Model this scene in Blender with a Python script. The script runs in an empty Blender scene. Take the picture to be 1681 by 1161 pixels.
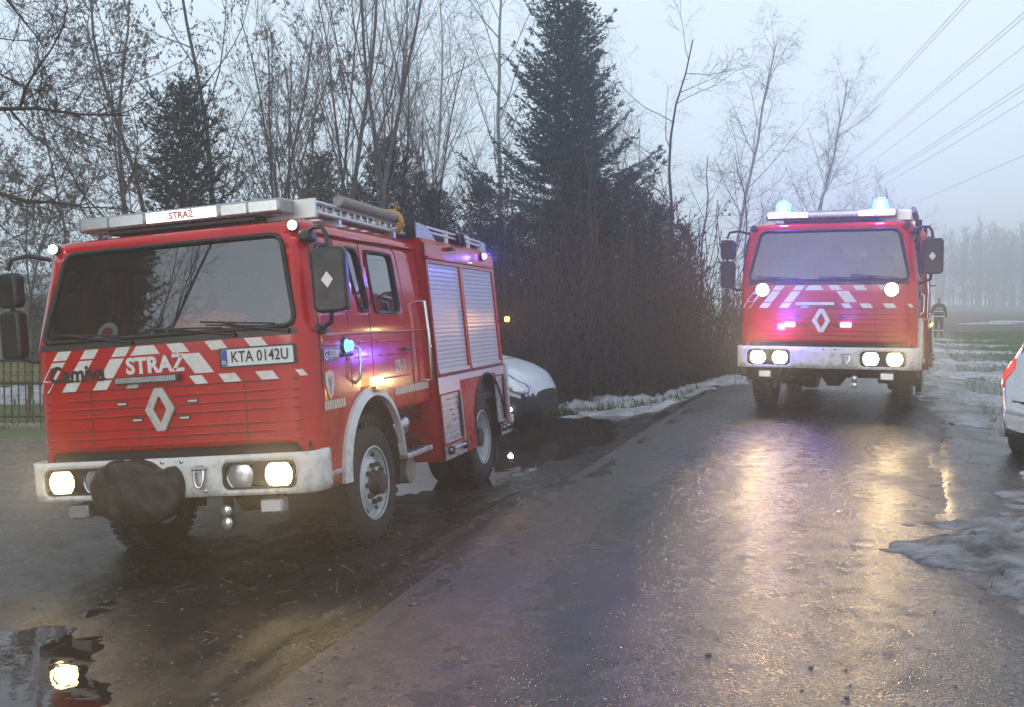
import bpy, bmesh, math, random
import numpy as np
from mathutils import Vector, Matrix, noise
from mathutils.geometry import delaunay_2d_cdt

# ------------------------------------------------------------------ camera, world, sun, exposure
SC = bpy.context.scene
COL = SC.collection
R = math.radians
CAM_H = 1.66
FPX = 1727.0            # focal length in photograph pixels (photograph 1681 x 1161)
HY = 494.2              # row of the horizon
PITCH = math.atan((580.5 - HY) / FPX)
cam = bpy.data.cameras.new('camera'); cam.sensor_width = 36.0; cam.lens = 36.0 * FPX / 1681.0
cam.clip_start = 0.05; cam.clip_end = 3000.0
camo = bpy.data.objects.new('camera', cam); COL.objects.link(camo)
camo.location = (0, 0, CAM_H); camo.rotation_euler = (R(90) - PITCH, 0, 0)
SC.camera = camo

SUN_EL, SUN_AZ = R(14), R(205)
world = bpy.data.worlds.new('World'); SC.world = world; world.use_nodes = True
wn = world.node_tree; wn.nodes.clear()
sky = wn.nodes.new('ShaderNodeTexSky'); sky.sky_type = 'NISHITA'; sky.sun_disc = False
sky.sun_elevation = SUN_EL; sky.sun_rotation = SUN_AZ; sky.air_density = 1.0; sky.dust_density = 4.0; sky.ozone_density = 2.0
hs = wn.nodes.new('ShaderNodeHueSaturation'); hs.inputs['Saturation'].default_value = 0.42
mixw = wn.nodes.new('ShaderNodeMixRGB'); mixw.inputs[0].default_value = 0.72
mixw.inputs[2].default_value = (8.3, 9.9, 11.5, 1)      # even overcast layer
bgn = wn.nodes.new('ShaderNodeBackground'); bgn.inputs['Strength'].default_value = 0.142
won = wn.nodes.new('ShaderNodeOutputWorld')
wn.links.new(sky.outputs[0], hs.inputs['Color']); wn.links.new(hs.outputs[0], mixw.inputs[1])
wn.links.new(mixw.outputs[0], bgn.inputs['Color']); wn.links.new(bgn.outputs[0], won.inputs['Surface'])

sl = bpy.data.lights.new('sun', 'SUN'); sl.energy = 0.5; sl.angle = R(25); sl.color = (1.0, 0.96, 0.9)
so = bpy.data.objects.new('sun', sl); COL.objects.link(so)
_sd = Vector((math.sin(SUN_AZ) * math.cos(SUN_EL), math.cos(SUN_AZ) * math.cos(SUN_EL), math.sin(SUN_EL)))
so.rotation_euler = _sd.to_track_quat('Z', 'Y').to_euler()

SC.view_settings.view_transform = 'Standard'; SC.view_settings.look = 'None'
SC.view_settings.exposure = -0.14; SC.view_settings.gamma = 1.0; SC.view_settings.use_curve_mapping = False
SC.cycles.volume_bounces = 4; SC.cycles.max_bounces = 8; SC.cycles.transmission_bounces = 6
SC.cycles.use_denoising = True
SC.cycles.sample_clamp_indirect = 6.0
HAZE = 0.0045

# ------------------------------------------------------------------ general helpers
def ray(px, py):
    a = (px - 840.5) / FPX; b = -(py - 580.5) / FPX
    return Vector((a, math.cos(PITCH) + b * math.sin(PITCH), -math.sin(PITCH) + b * math.cos(PITCH)))
def at(px, py, D):
    """point at depth D (metres along y) seen at photograph pixel px, py"""
    d = ray(px, py); return Vector((0, 0, CAM_H)) + d * (D / d.y)
def lin(x, xs, ys):
    return float(np.interp(x, xs, ys))
def sst(a, b, x):
    t = min(1.0, max(0.0, (x - a) / (b - a))); return t * t * (3 - 2 * t)
def fbm(x, y, z=0.0, o=4):
    return noise.fractal(Vector((x, y, z)), 1.0, 2.0, o)

def tag(o, label=None, cat=None, group=None, kind=None):
    if label: o['label'] = label
    if cat: o['category'] = cat
    if group: o['group'] = group
    if kind: o['kind'] = kind
    return o
def empty(name, loc=(0, 0, 0), rz=0.0):
    o = bpy.data.objects.new(name, None); COL.objects.link(o); o.location = loc; o.rotation_euler = (0, 0, rz)
    o.empty_display_size = 0.2
    return o
def link(name, me, mat=None, parent=None):
    if mat is not None and len(me.materials) == 0: me.materials.append(mat)
    o = bpy.data.objects.new(name, me); COL.objects.link(o)
    if parent is not None: o.parent = parent
    return o
def copy_tree(o, parent=None, skip=()):
    c = o.copy(); COL.objects.link(c); c.parent = parent
    for ch in list(o.children):
        if ch.name.split('.')[0] in skip: continue
        copy_tree(ch, c, skip)
    return c
def smooth(me, ang=40):
    n = len(me.polygons)
    me.polygons.foreach_set('use_smooth', [True] * n)
    try: me.set_sharp_from_angle(angle=R(ang))
    except Exception: pass

class MB:
    """collects shapes and links them as one mesh object"""
    def __init__(s): s.v = []; s.f = []
    def add(s, vs, fs):
        b = len(s.v); s.v.extend([tuple(x) for x in vs]); s.f.extend([tuple(i + b for i in f) for f in fs]); return s
    def box(s, c, d, rot=None):
        x, y, z = d[0] / 2, d[1] / 2, d[2] / 2
        vs = [Vector(p) for p in ((-x, -y, -z), (x, -y, -z), (x, y, -z), (-x, y, -z), (-x, -y, z), (x, -y, z), (x, y, z), (-x, y, z))]
        if rot is not None: vs = [rot @ p for p in vs]
        c = Vector(c)
        return s.add([p + c for p in vs], [(0, 3, 2, 1), (4, 5, 6, 7), (0, 1, 5, 4), (1, 2, 6, 5), (2, 3, 7, 6), (3, 0, 4, 7)])
    def bx(s, a, b):
        return s.box([(a[i] + b[i]) / 2 for i in range(3)], [abs(b[i] - a[i]) for i in range(3)])
    def tube(s, pts, rad, n=8, caps=True, closed=False):
        pts = [Vector(p) for p in pts]; m = len(pts)
        if not hasattr(rad, '__len__'): rad = [rad] * m
        rings = []; up = None
        for i, p in enumerate(pts):
            if closed: t = pts[(i + 1) % m] - pts[i - 1]
            else: t = pts[min(i + 1, m - 1)] - pts[max(i - 1, 0)]
            t = t.normalized() if t.length > 1e-9 else Vector((0, 0, 1))
            if up is None: up = t.orthogonal().normalized()
            up = up - t * up.dot(t)
            up = up.normalized() if up.length > 1e-6 else t.orthogonal().normalized()
            w = t.cross(up)
            rings.append([p + (up * math.cos(2 * math.pi * k / n) + w * math.sin(2 * math.pi * k / n)) * rad[i] for k in range(n)])
        vs = [q for r in rings for q in r]; fs = []
        for i in range(m if closed else m - 1):
            j = (i + 1) % m
            for k in range(n):
                l = (k + 1) % n; fs.append((i * n + k, i * n + l, j * n + l, j * n + k))
        if caps and not closed:
            fs.append(tuple(range(n))[::-1]); fs.append(tuple((m - 1) * n + k for k in range(n)))
        return s.add(vs, fs)
    def lathe(s, prof, c, axis=(0, 1, 0), n=32, closed=False):
        """prof: list of (distance along axis, radius)"""
        ax = Vector(axis).normalized(); u = ax.orthogonal().normalized(); w = ax.cross(u); c = Vector(c)
        vs = []; fs = []; m = len(prof)
        for a, r in prof:
            for k in range(n):
                t = 2 * math.pi * k / n; vs.append(c + ax * a + (u * math.cos(t) + w * math.sin(t)) * r)
        for i in range(m if closed else m - 1):
            j = (i + 1) % m
            for k in range(n):
                l = (k + 1) % n; fs.append((i * n + k, j * n + k, j * n + l, i * n + l))
        if not closed:
            fs.append(tuple(k for k in range(n))); fs.append(tuple((m - 1) * n + k for k in range(n))[::-1])
        return s.add(vs, fs)
    def prism(s, loop, d0, d1, fn):
        """2D loop extruded from d0 to d1; fn(a, b, d) -> 3D"""
        n = len(loop); vs = [fn(a, b, d0) for a, b in loop] + [fn(a, b, d1) for a, b in loop]
        fs = [tuple(range(n))[::-1], tuple(range(n, 2 * n))] + [(i, (i + 1) % n, n + (i + 1) % n, n + i) for i in range(n)]
        return s.add(vs, fs)
    def ring_prism(s, outer, inner, d0, d1, fn):
        n = len(outer); vs = []
        for d in (d0, d1):
            vs += [fn(a, b, d) for a, b in outer]; vs += [fn(a, b, d) for a, b in inner]
        fs = []
        for i in range(n):
            j = (i + 1) % n
            fs += [(2 * n + i, 2 * n + j, 3 * n + j, 3 * n + i), (i, j, 2 * n + j, 2 * n + i), (n + j, n + i, 3 * n + i, 3 * n + j), (j, i, n + i, n + j)]
        return s.add(vs, fs)
    def mesh(s, name):
        me = bpy.data.meshes.new(name); me.from_pydata([tuple(v) for v in s.v], [], s.f); me.validate(); me.update(); return me
    def build(s, name, mat, parent=None, sm=None, bevel=0, seg=2, recalc=True):
        me = s.mesh(name)
        if recalc:
            bm = bmesh.new(); bm.from_mesh(me); bmesh.ops.recalc_face_normals(bm, faces=bm.faces); bm.to_mesh(me); bm.free()
        if sm: smooth(me, sm)
        o = link(name, me, mat, parent)
        if bevel:
            md = o.modifiers.new('bevel', 'BEVEL'); md.width = bevel; md.segments = seg; md.limit_method = 'ANGLE'; md.angle_limit = R(40)
            smooth(me, 35)
        return o

def in_poly(x, y, poly):
    c = False; n = len(poly); j = n - 1
    for i in range(n):
        xi, yi = poly[i]; xj, yj = poly[j]
        if (yi > y) != (yj > y) and x < (xj - xi) * (y - yi) / (yj - yi) + xi: c = not c
        j = i
    return c
def rrect(x0, y0, x1, y1, r, n=4):
    pts = []
    for cx, cy, a0 in ((x1 - r, y1 - r, 0), (x0 + r, y1 - r, 90), (x0 + r, y0 + r, 180), (x1 - r, y0 + r, 270)):
        for k in range(n + 1):
            a = R(a0 + 90 * k / n); pts.append((cx + r * math.cos(a), cy + r * math.sin(a)))
    return pts
def rpoly(pts, r, n=4):
    """polygon with rounded corners"""
    out = []; m = len(pts)
    for i in range(m):
        p = Vector(pts[i]); a = (Vector(pts[i - 1]) - p); b = (Vector(pts[(i + 1) % m]) - p)
        rr = min(r, a.length * .45, b.length * .45); pa = p + a.normalized() * rr; pb = p + b.normalized() * rr
        for k in range(n + 1):
            t = k / n; q = pa * (1 - t) ** 2 + p * 2 * t * (1 - t) + pb * t * t; out.append((q.x, q.y))
    return out
def densify(loop, step):
    out = []; m = len(loop)
    for i in range(m):
        a = Vector(loop[i]); b = Vector(loop[(i + 1) % m]); k = max(1, int((b - a).length / step))
        for j in range(k): q = a.lerp(b, j / k); out.append((q.x, q.y))
    return out
def cdt(outline, holes, step, fn, name, mat, parent=None, thick=0.0, sm=None):
    """flat sheet with holes, mapped to 3D by fn(a, b)"""
    pts = []; edges = []
    for lp in [outline] + list(holes):
        lp = densify(lp, step); b = len(pts); pts += [Vector(p) for p in lp]
        edges += [(b + i, b + (i + 1) % len(lp)) for i in range(len(lp))]
    xs = [p[0] for p in outline]; ys = [p[1] for p in outline]
    nx = int((max(xs) - min(xs)) / step); ny = int((max(ys) - min(ys)) / step)
    for i in range(1, nx):
        for j in range(1, ny):
            x = min(xs) + (max(xs) - min(xs)) * i / nx; y = min(ys) + (max(ys) - min(ys)) * j / ny
            if in_poly(x, y, outline) and not any(in_poly(x, y, h) for h in holes): pts.append(Vector((x, y)))
    vs, _, fs, *_r = delaunay_2d_cdt(pts, edges, [], 0, 1e-5)
    keep = []
    for f in fs:
        cx = sum(vs[i][0] for i in f) / len(f); cy = sum(vs[i][1] for i in f) / len(f)
        if in_poly(cx, cy, outline) and not any(in_poly(cx, cy, h) for h in holes): keep.append(tuple(f))
    me = bpy.data.meshes.new(name); me.from_pydata([tuple(fn(v[0], v[1])) for v in vs], [], keep); me.validate()
    bm = bmesh.new(); bm.from_mesh(me)
    bmesh.ops.delete(bm, geom=[v for v in bm.verts if not v.link_faces], context='VERTS')
    bm.to_mesh(me); bm.free(); me.update()
    if sm: smooth(me, sm)
    o = link(name, me, mat, parent)
    if thick:
        md = o.modifiers.new('thick', 'SOLIDIFY'); md.thickness = abs(thick); md.offset = -1 if thick > 0 else 1
    return o
_tc = {}
def text_geo(body, size, bold=0.0, shear=0.0, space=1.0):
    key = (body, size, bold, shear, space)
    if key in _tc: return _tc[key]
    cu = bpy.data.curves.new('lettering', 'FONT'); cu.body = body; cu.size = size; cu.align_x = 'CENTER'; cu.align_y = 'CENTER'
    cu.offset = bold; cu.shear = shear; cu.space_character = space; cu.resolution_u = 3
    ob = bpy.data.objects.new('lettering', cu); COL.objects.link(ob)
    dg = bpy.context.evaluated_depsgraph_get(); me = bpy.data.meshes.new_from_object(ob.evaluated_get(dg))
    vs = [v.co.copy() for v in me.vertices]; fs = [tuple(p.vertices) for p in me.polygons]
    bpy.data.objects.remove(ob); bpy.data.curves.remove(cu); bpy.data.meshes.remove(me)
    _tc[key] = (vs, fs); return vs, fs
def text(body, size, fn, name, mat, parent, bold=0.0, shear=0.0, space=1.0, sx=1.0):
    vs, fs = text_geo(body, size, bold, shear, space)
    return MB().add([fn(v.x * sx, v.y) for v in vs], fs).build(name, mat, parent, recalc=False)

# ------------------------------------------------------------------ materials
MATS = {}
def nd(nt, t, **kw):
    n = nt.nodes.new(t)
    for k, v in kw.items(): setattr(n, k, v)
    return n
def pm(name, col, rough=.5, metal=0.0, var=.12, scale=9.0, bump=0.0, bscale=60.0, coat=0.0, rvar=.12, spec=.5,
       mud=None, mudamt=0.0, mudz=(0.3, 1.4), trans=0.0, alpha=1.0, ior=1.45, sheen=0.0):
    """procedural principled material: noise in colour, roughness and relief, optional mud splashes fading with height"""
    m = bpy.data.materials.new(name); m.use_nodes = True; nt = m.node_tree; b = nt.nodes['Principled BSDF']; L = nt.links.new
    tc = nd(nt, 'ShaderNodeTexCoord'); nz = nd(nt, 'ShaderNodeTexNoise'); nz.inputs['Scale'].default_value = scale; nz.inputs['Detail'].default_value = 5
    L(tc.outputs['Object'], nz.inputs['Vector'])
    cr = nd(nt, 'ShaderNodeValToRGB'); e = cr.color_ramp.elements
    lo = [max(0, c * (1 - var)) for c in col[:3]]; hi = [min(1, c * (1 + var)) for c in col[:3]]
    e[0].position = .3; e[0].color = (*lo, 1); e[1].position = .7; e[1].color = (*hi, 1)
    L(nz.outputs['Fac'], cr.inputs['Fac'])
    rr = nd(nt, 'ShaderNodeMapRange'); rr.inputs['To Min'].default_value = max(0.02, rough - rvar); rr.inputs['To Max'].default_value = min(1, rough + rvar)
    rr.inputs['From Min'].default_value = .3; rr.inputs['From Max'].default_value = .7
    L(nz.outputs['Fac'], rr.inputs['Value'])
    colo, roo = cr.outputs['Color'], rr.outputs['Result']
    if mud is not None:
        n2 = nd(nt, 'ShaderNodeTexNoise'); n2.inputs['Scale'].default_value = 14; n2.inputs['Detail'].default_value = 8; n2.inputs['Roughness'].default_value = .7
        L(tc.outputs['Object'], n2.inputs['Vector'])
        sp = nd(nt, 'ShaderNodeSeparateXYZ'); L(tc.outputs['Object'], sp.inputs[0])
        mz = nd(nt, 'ShaderNodeMapRange'); mz.inputs['From Min'].default_value = mudz[0]; mz.inputs['From Max'].default_value = mudz[1]
        mz.inputs['To Min'].default_value = mudamt; mz.inputs['To Max'].default_value = 0.02
        L(sp.outputs['Z'], mz.inputs['Value'])
        ad = nd(nt, 'ShaderNodeMath', operation='ADD'); L(n2.outputs['Fac'], ad.inputs[0]); L(mz.outputs['Result'], ad.inputs[1])
        th = nd(nt, 'ShaderNodeMapRange'); th.inputs['From Min'].default_value = .62; th.inputs['From Max'].default_value = .95; th.inputs['To Max'].default_value = .85
        L(ad.outputs[0], th.inputs['Value'])
        mx = nd(nt, 'ShaderNodeMixRGB'); L(th.outputs['Result'], mx.inputs[0]); L(colo, mx.inputs[1]); mx.inputs[2].default_value = (*mud, 1); colo = mx.outputs[0]
        mr = nd(nt, 'ShaderNodeMixRGB'); L(th.outputs['Result'], mr.inputs[0]); L(roo, mr.inputs[1]); mr.inputs[2].default_value = (.95, .95, .95, 1); roo = mr.outputs[0]
        for sock, val in (('Specular IOR Level', spec), ('Coat Weight', coat)):
            q = nd(nt, 'ShaderNodeMapRange'); q.inputs['To Min'].default_value = val; q.inputs['To Max'].default_value = .05 if val else 0.0
            L(th.outputs['Result'], q.inputs['Value']); L(q.outputs['Result'], b.inputs[sock])
    L(colo, b.inputs['Base Color']); L(roo, b.inputs['Roughness'])
    b.inputs['Metallic'].default_value = metal; b.inputs['Coat Weight'].default_value = coat; b.inputs['Coat Roughness'].default_value = .06
    b.inputs['Specular IOR Level'].default_value = spec; b.inputs['IOR'].default_value = ior
    if trans: b.inputs['Transmission Weight'].default_value = trans
    if alpha < 1: b.inputs['Alpha'].default_value = alpha
    if bump:
        nb = nd(nt, 'ShaderNodeTexNoise'); nb.inputs['Scale'].default_value = bscale; nb.inputs['Detail'].default_value = 4
        L(tc.outputs['Object'], nb.inputs['Vector'])
        bp = nd(nt, 'ShaderNodeBump'); bp.inputs['Strength'].default_value = bump; bp.inputs['Distance'].default_value = .02
        L(nb.outputs['Fac'], bp.inputs['Height']); L(bp.outputs['Normal'], b.inputs['Normal'])
    MATS[name] = m; return m
def em(name, col, strength, var=.15):
    """lit lamp lens: emission with a faint ribbed pattern"""
    m = bpy.data.materials.new(name); m.use_nodes = True; nt = m.node_tree; b = nt.nodes['Principled BSDF']; L = nt.links.new
    tc = nd(nt, 'ShaderNodeTexCoord'); nz = nd(nt, 'ShaderNodeTexNoise'); nz.inputs['Scale'].default_value = 60
    L(tc.outputs['Object'], nz.inputs['Vector'])
    mr = nd(nt, 'ShaderNodeMapRange'); mr.inputs['To Min'].default_value = strength * (1 - var); mr.inputs['To Max'].default_value = strength * (1 + var)
    L(nz.outputs['Fac'], mr.inputs['Value']); L(mr.outputs['Result'], b.inputs['Emission Strength'])
    b.inputs['Base Color'].default_value = (*[min(.8, c) for c in col], 1); b.inputs['Emission Color'].default_value = (*col, 1); b.inputs['Roughness'].default_value = .15
    MATS[name] = m; return m
def glass(name, tint=(.75, .8, .8), rough=.02, dirt=.12):
    """thin vehicle glass: see-through tint with mirror reflection by angle, a little dirt"""
    m = bpy.data.materials.new(name); m.use_nodes = True; nt = m.node_tree; nt.nodes.clear(); L = nt.links.new
    out = nd(nt, 'ShaderNodeOutputMaterial'); tr = nd(nt, 'ShaderNodeBsdfTransparent'); tr.inputs[0].default_value = (*tint, 1)
    gl = nd(nt, 'ShaderNodeBsdfGlossy'); gl.inputs['Roughness'].default_value = rough; gl.inputs['Color'].default_value = (.95, .97, 1, 1)
    fr = nd(nt, 'ShaderNodeFresnel'); fr.inputs['IOR'].default_value = 1.75
    geo = nd(nt, 'ShaderNodeNewGeometry')
    fm = nd(nt, 'ShaderNodeMath', operation='MULTIPLY_ADD'); fm.inputs[1].default_value = 1.35; fm.inputs[2].default_value = .05
    L(fr.outputs[0], fm.inputs[0])
    mx = nd(nt, 'ShaderNodeMixShader'); L(fm.outputs[0], mx.inputs[0]); L(tr.outputs[0], mx.inputs[1]); L(gl.outputs[0], mx.inputs[2])
    df = nd(nt, 'ShaderNodeBsdfDiffuse'); df.inputs[0].default_value = (.22, .2, .18, 1)
    tc = nd(nt, 'ShaderNodeTexCoord'); nz = nd(nt, 'ShaderNodeTexNoise'); nz.inputs['Scale'].default_value = 5; nz.inputs['Detail'].default_value = 8
    L(tc.outputs['Object'], nz.inputs['Vector'])
    mr = nd(nt, 'ShaderNodeMapRange'); mr.inputs['From Min'].default_value = .35; mr.inputs['From Max'].default_value = .8; mr.inputs['To Max'].default_value = dirt
    L(nz.outputs['Fac'], mr.inputs['Value'])
    m2 = nd(nt, 'ShaderNodeMixShader'); L(mr.outputs['Result'], m2.inputs[0]); L(mx.outputs[0], m2.inputs[1]); L(df.outputs[0], m2.inputs[2])
    L(m2.outputs[0], out.inputs['Surface']); MATS[name] = m; return m

MUD = (.055, .042, .033)
pm('red', (.46, .008, .011), .13, var=.10, scale=4, rvar=.04, coat=.25, mud=MUD, mudamt=.27, mudz=(.45, 1.25), spec=.35)
pm('white_paint', (.62, .60, .56), .35, var=.08, mud=MUD, mudamt=.22, mudz=(.4, 1.1))
pm('sticker_white', (.66, .62, .57), .42, var=.10, scale=20, rvar=.05)
pm('reflective', (.62, .50, .40), .4, var=.18, scale=30)
pm('black_rubber', (.012, .012, .013), .55, var=.3, bump=.1)
pm('black_plastic', (.016, .016, .018), .42, var=.25, bump=.08)
pm('tyre', (.028, .024, .021), .75, var=.35, scale=16, bump=.25, bscale=40)
pm('tyre_mud', (.075, .052, .036), .8, var=.3, scale=12, bump=.3, bscale=30)
pm('rim', (.52, .54, .56), .5, metal=.15, var=.15, scale=14)
pm('hub', (.08, .06, .05), .6, metal=.5, var=.4, scale=30)
pm('steel', (.42, .42, .43), .3, metal=1, var=.15)
pm('chrome', (.72, .72, .74), .12, metal=1, var=.05, rvar=.04)
pm('aluminium', (.50, .51, .53), .38, metal=.75, var=.10, scale=18, mud=MUD, mudamt=.22, mudz=(.4, 1.2))
pm('slat', (.46, .49, .55), .42, metal=.35, var=.06, scale=10, rvar=.06)
pm('ladder', (.60, .61, .60), .45, metal=.45, var=.12)
pm('hose', (.30, .26, .24), .7, var=.2, scale=25, bump=.3, bscale=120)
pm('rope', (.55, .26, .06), .8, var=.3, scale=40, bump=.3)
pm('chassis', (.020, .018, .017), .7, var=.4, bump=.15)
pm('cover_cloth', (.026, .018, .016), .58, var=.35, scale=14, bump=.35, bscale=55)
pm('dash', (.02, .02, .021), .7, var=.3)
pm('seat', (.035, .033, .035), .8, var=.3, bump=.1)
pm('orange_cloth', (.60, .10, .03), .7, var=.25, scale=15)
pm('paper', (.68, .68, .66), .6, var=.1)
pm('sign_red', (.48, .02, .03), .4, var=.1)
pm('letter_black', (.012, .011, .012), .5, var=.2)
pm('plate_white', (.66, .66, .64), .35, var=.05)
pm('plate_blue', (.02, .07, .32), .35, var=.1)
pm('gold', (.52, .36, .10), .4, metal=.5, var=.2)
pm('badge_blue', (.04, .06, .22), .35, var=.2)
pm('logo_grey', (.50, .47, .43), .35, metal=.3, var=.08)
pm('blue_lens', (.02, .06, .6), .1, var=.1, spec=.8)
pm('amber_lens', (.7, .22, .02), .15, var=.1)
pm('clear_lens', (.55, .56, .55), .08, metal=.7, var=.1, scale=40)
pm('lamp_dark', (.05, .05, .05), .15, metal=.6, var=.2)
pm('lightbar_grey', (.30, .31, .32), .22, metal=.5, var=.12, scale=20)
em('headlight', (1.0, .74, .30), 26)
em('headlight2', (1.0, .74, .32), 40)
em('lamp_white', (.86, 1.0, .95), 14)
em('lightbar_lit', (1.0, .93, .90), 1.25, .05)
em('indicator', (1.0, .62, .16), 6)
em('marker_orange', (1.0, .42, .07), 7)
em('blue_flash', (.07, .30, 1.0), 6)
em('blue_violet', (.20, .14, 1.0), 8)
em('tail_red', (1.0, .05, .03), .4)
glass('windscreen', (.58, .62, .62), .012, .045)
glass('side_glass', (.34, .37, .38), .015, .08)
pm('van_white', (.62, .65, .67), .3, var=.03, rvar=.03, coat=.3)
pm('van_bumper', (.022, .025, .028), .5, var=.25)
pm('car_silver', (.45, .46, .49), .28, metal=.6, var=.06, coat=.5, mud=MUD, mudamt=.2, mudz=(.2, .8))

# ------------------------------------------------------------------ terrain functions
XLY = [-30, 2, 4.3, 8, 14, 20, 30, 55, 120, 300]
XLX = [-9.5, -1.55, -.95, .08, 2.0, 3.95, 7.6, 17.2, 43, 116]
XRX = [-5.5, 2.1, 2.55, 3.35, 5.75, 8.0, 11.9, 21.0, 47.2, 120]
def xl(y): return lin(y, XLY, XLX)
def xr(y): return lin(y, XLY, XRX)
def z_road(x, y):
    m = (xl(y) + xr(y)) / 2; h = (xr(y) - xl(y)) / 2
    return .035 - .035 * ((x - m) / h) ** 2 + .014 * fbm(x * .8, y * .5, 3.1, 3) + sst(25, 60, y) * .08
PUD = [(-3.15, 4.95, 1.6, 1.5, -.345), (0.15, 15.2, 2.3, 3.1, -.285)]      # x, y, rx, ry, water level
def z_ground(x, y):
    a, b = xl(y), xr(y); dl, dr = a - x, x - b
    base = sst(25, 60, y) * .08
    n1 = fbm(x * .45, y * .45, 1.7, 3); n2 = fbm(x * 1.9, y * 1.5, 5.2, 4); n3 = fbm(x * 6.5, y * 6.5, 9.0, 3)
    if dl < 0 and dr < 0:
        return z_road(x, y) - .05 + .052 * sst(.42, .0, min(-dl, -dr) + .30 * n2 + .25 * n1)
    if dl >= 0:
        z = -.275 * sst(.0, 1.35, dl + .1 * n2) - .075 * sst(1.2, 3.4, dl) - .17 * sst(6, 14, dl)
        # wheel ruts along the verge
        rut = math.exp(-((dl - .75 - .12 * n1) / .16) ** 2) + .8 * math.exp(-((dl - 2.45 - .2 * n1) / .2) ** 2) + .5 * math.exp(-((dl - .35) / .08) ** 2)
        near = sst(26, 18, y)
        z += near * (-.045 * rut + .022 * n2 + .009 * n3) + .035 * n1 + .006
        for cx, cy, rx, ry, wz in PUD:
            q = ((x - cx) / rx) ** 2 + ((y - cy) / ry) ** 2
            if q < 3.2:
                k = math.exp(-q * 1.3); z = z * (1 - k) + (wz - .05 + .03 * n2) * k
        z += .055 * math.exp(-((x + 4.3) / 1.7) ** 2 - ((y - 7.5) / .95) ** 2)
        if y > 18.5: z += .25 * sst(18.5, 22, y) * sst(.6, 2.5, dl)
        return z + base
    z = .012 * n2 + .006 * n3 + .02 + .05 * n1 * sst(0, 2, dr)
    z += -.06 * sst(.1, .8, dr) + .10 * sst(1.2, 5, dr)
    return z + base

# ------------------------------------------------------------------ fire engine (local axes: X forward, Y its left, Z up)
HW, UF, RC, UB, WB0, WTOP = 1.11, 1.17, .15, -1.36, .95, 2.42
AFL = HW - RC; LARC = RC * math.pi / 2; LSIDE = (UF - RC) - UB
SMAX = AFL + LARC + LSIDE
def cab_dim(w):
    k = max(0.0, w - 1.72); lo = max(0.0, 1.0 - w)
    return HW - .085 * k - .02 * lo, UF - .27 * k
def cab_pt(s, w, off=0.0, inset=0.0, zz=None):
    hw, uf = cab_dim(w); hw -= inset; uf -= inset; r = max(.02, RC - inset * .5)
    a = abs(s); sg = 1 if s >= 0 else -1
    if a <= AFL:
        v = a * (hw - r) / AFL; u = uf - .02 * (v / HW) ** 2; n = Vector((1, 0, 0))
    elif a <= AFL + LARC:
        t = (a - AFL) / RC; v = hw - r + r * math.sin(t); u = uf - .02 * (v / HW) ** 2 - r + r * math.cos(t); n = Vector((math.cos(t), sg * math.sin(t), 0))
    else:
        t = (a - AFL - LARC) / LSIDE; v = hw; u0 = uf - .02 - r; u = u0 + (UB - u0) * t; n = Vector((0, sg, 0))
    p = Vector((u, sg * v, w if zz is None else zz)) + n * off
    return p
def side_s(u, w):
    hw, uf = cab_dim(w); u0 = uf - .02 - RC
    return AFL + LARC + LSIDE * (u - u0) / (UB - u0)
def front_s(v, w):
    hw, uf = cab_dim(w); return v * AFL / (hw - RC)
def FR(off=.003):
    return lambda v, w: cab_pt(front_s(v, w), w, off)
def SD(sg=1, off=.003):
    return lambda u, w: cab_pt(sg * side_s(u, w), w, off)

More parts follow.
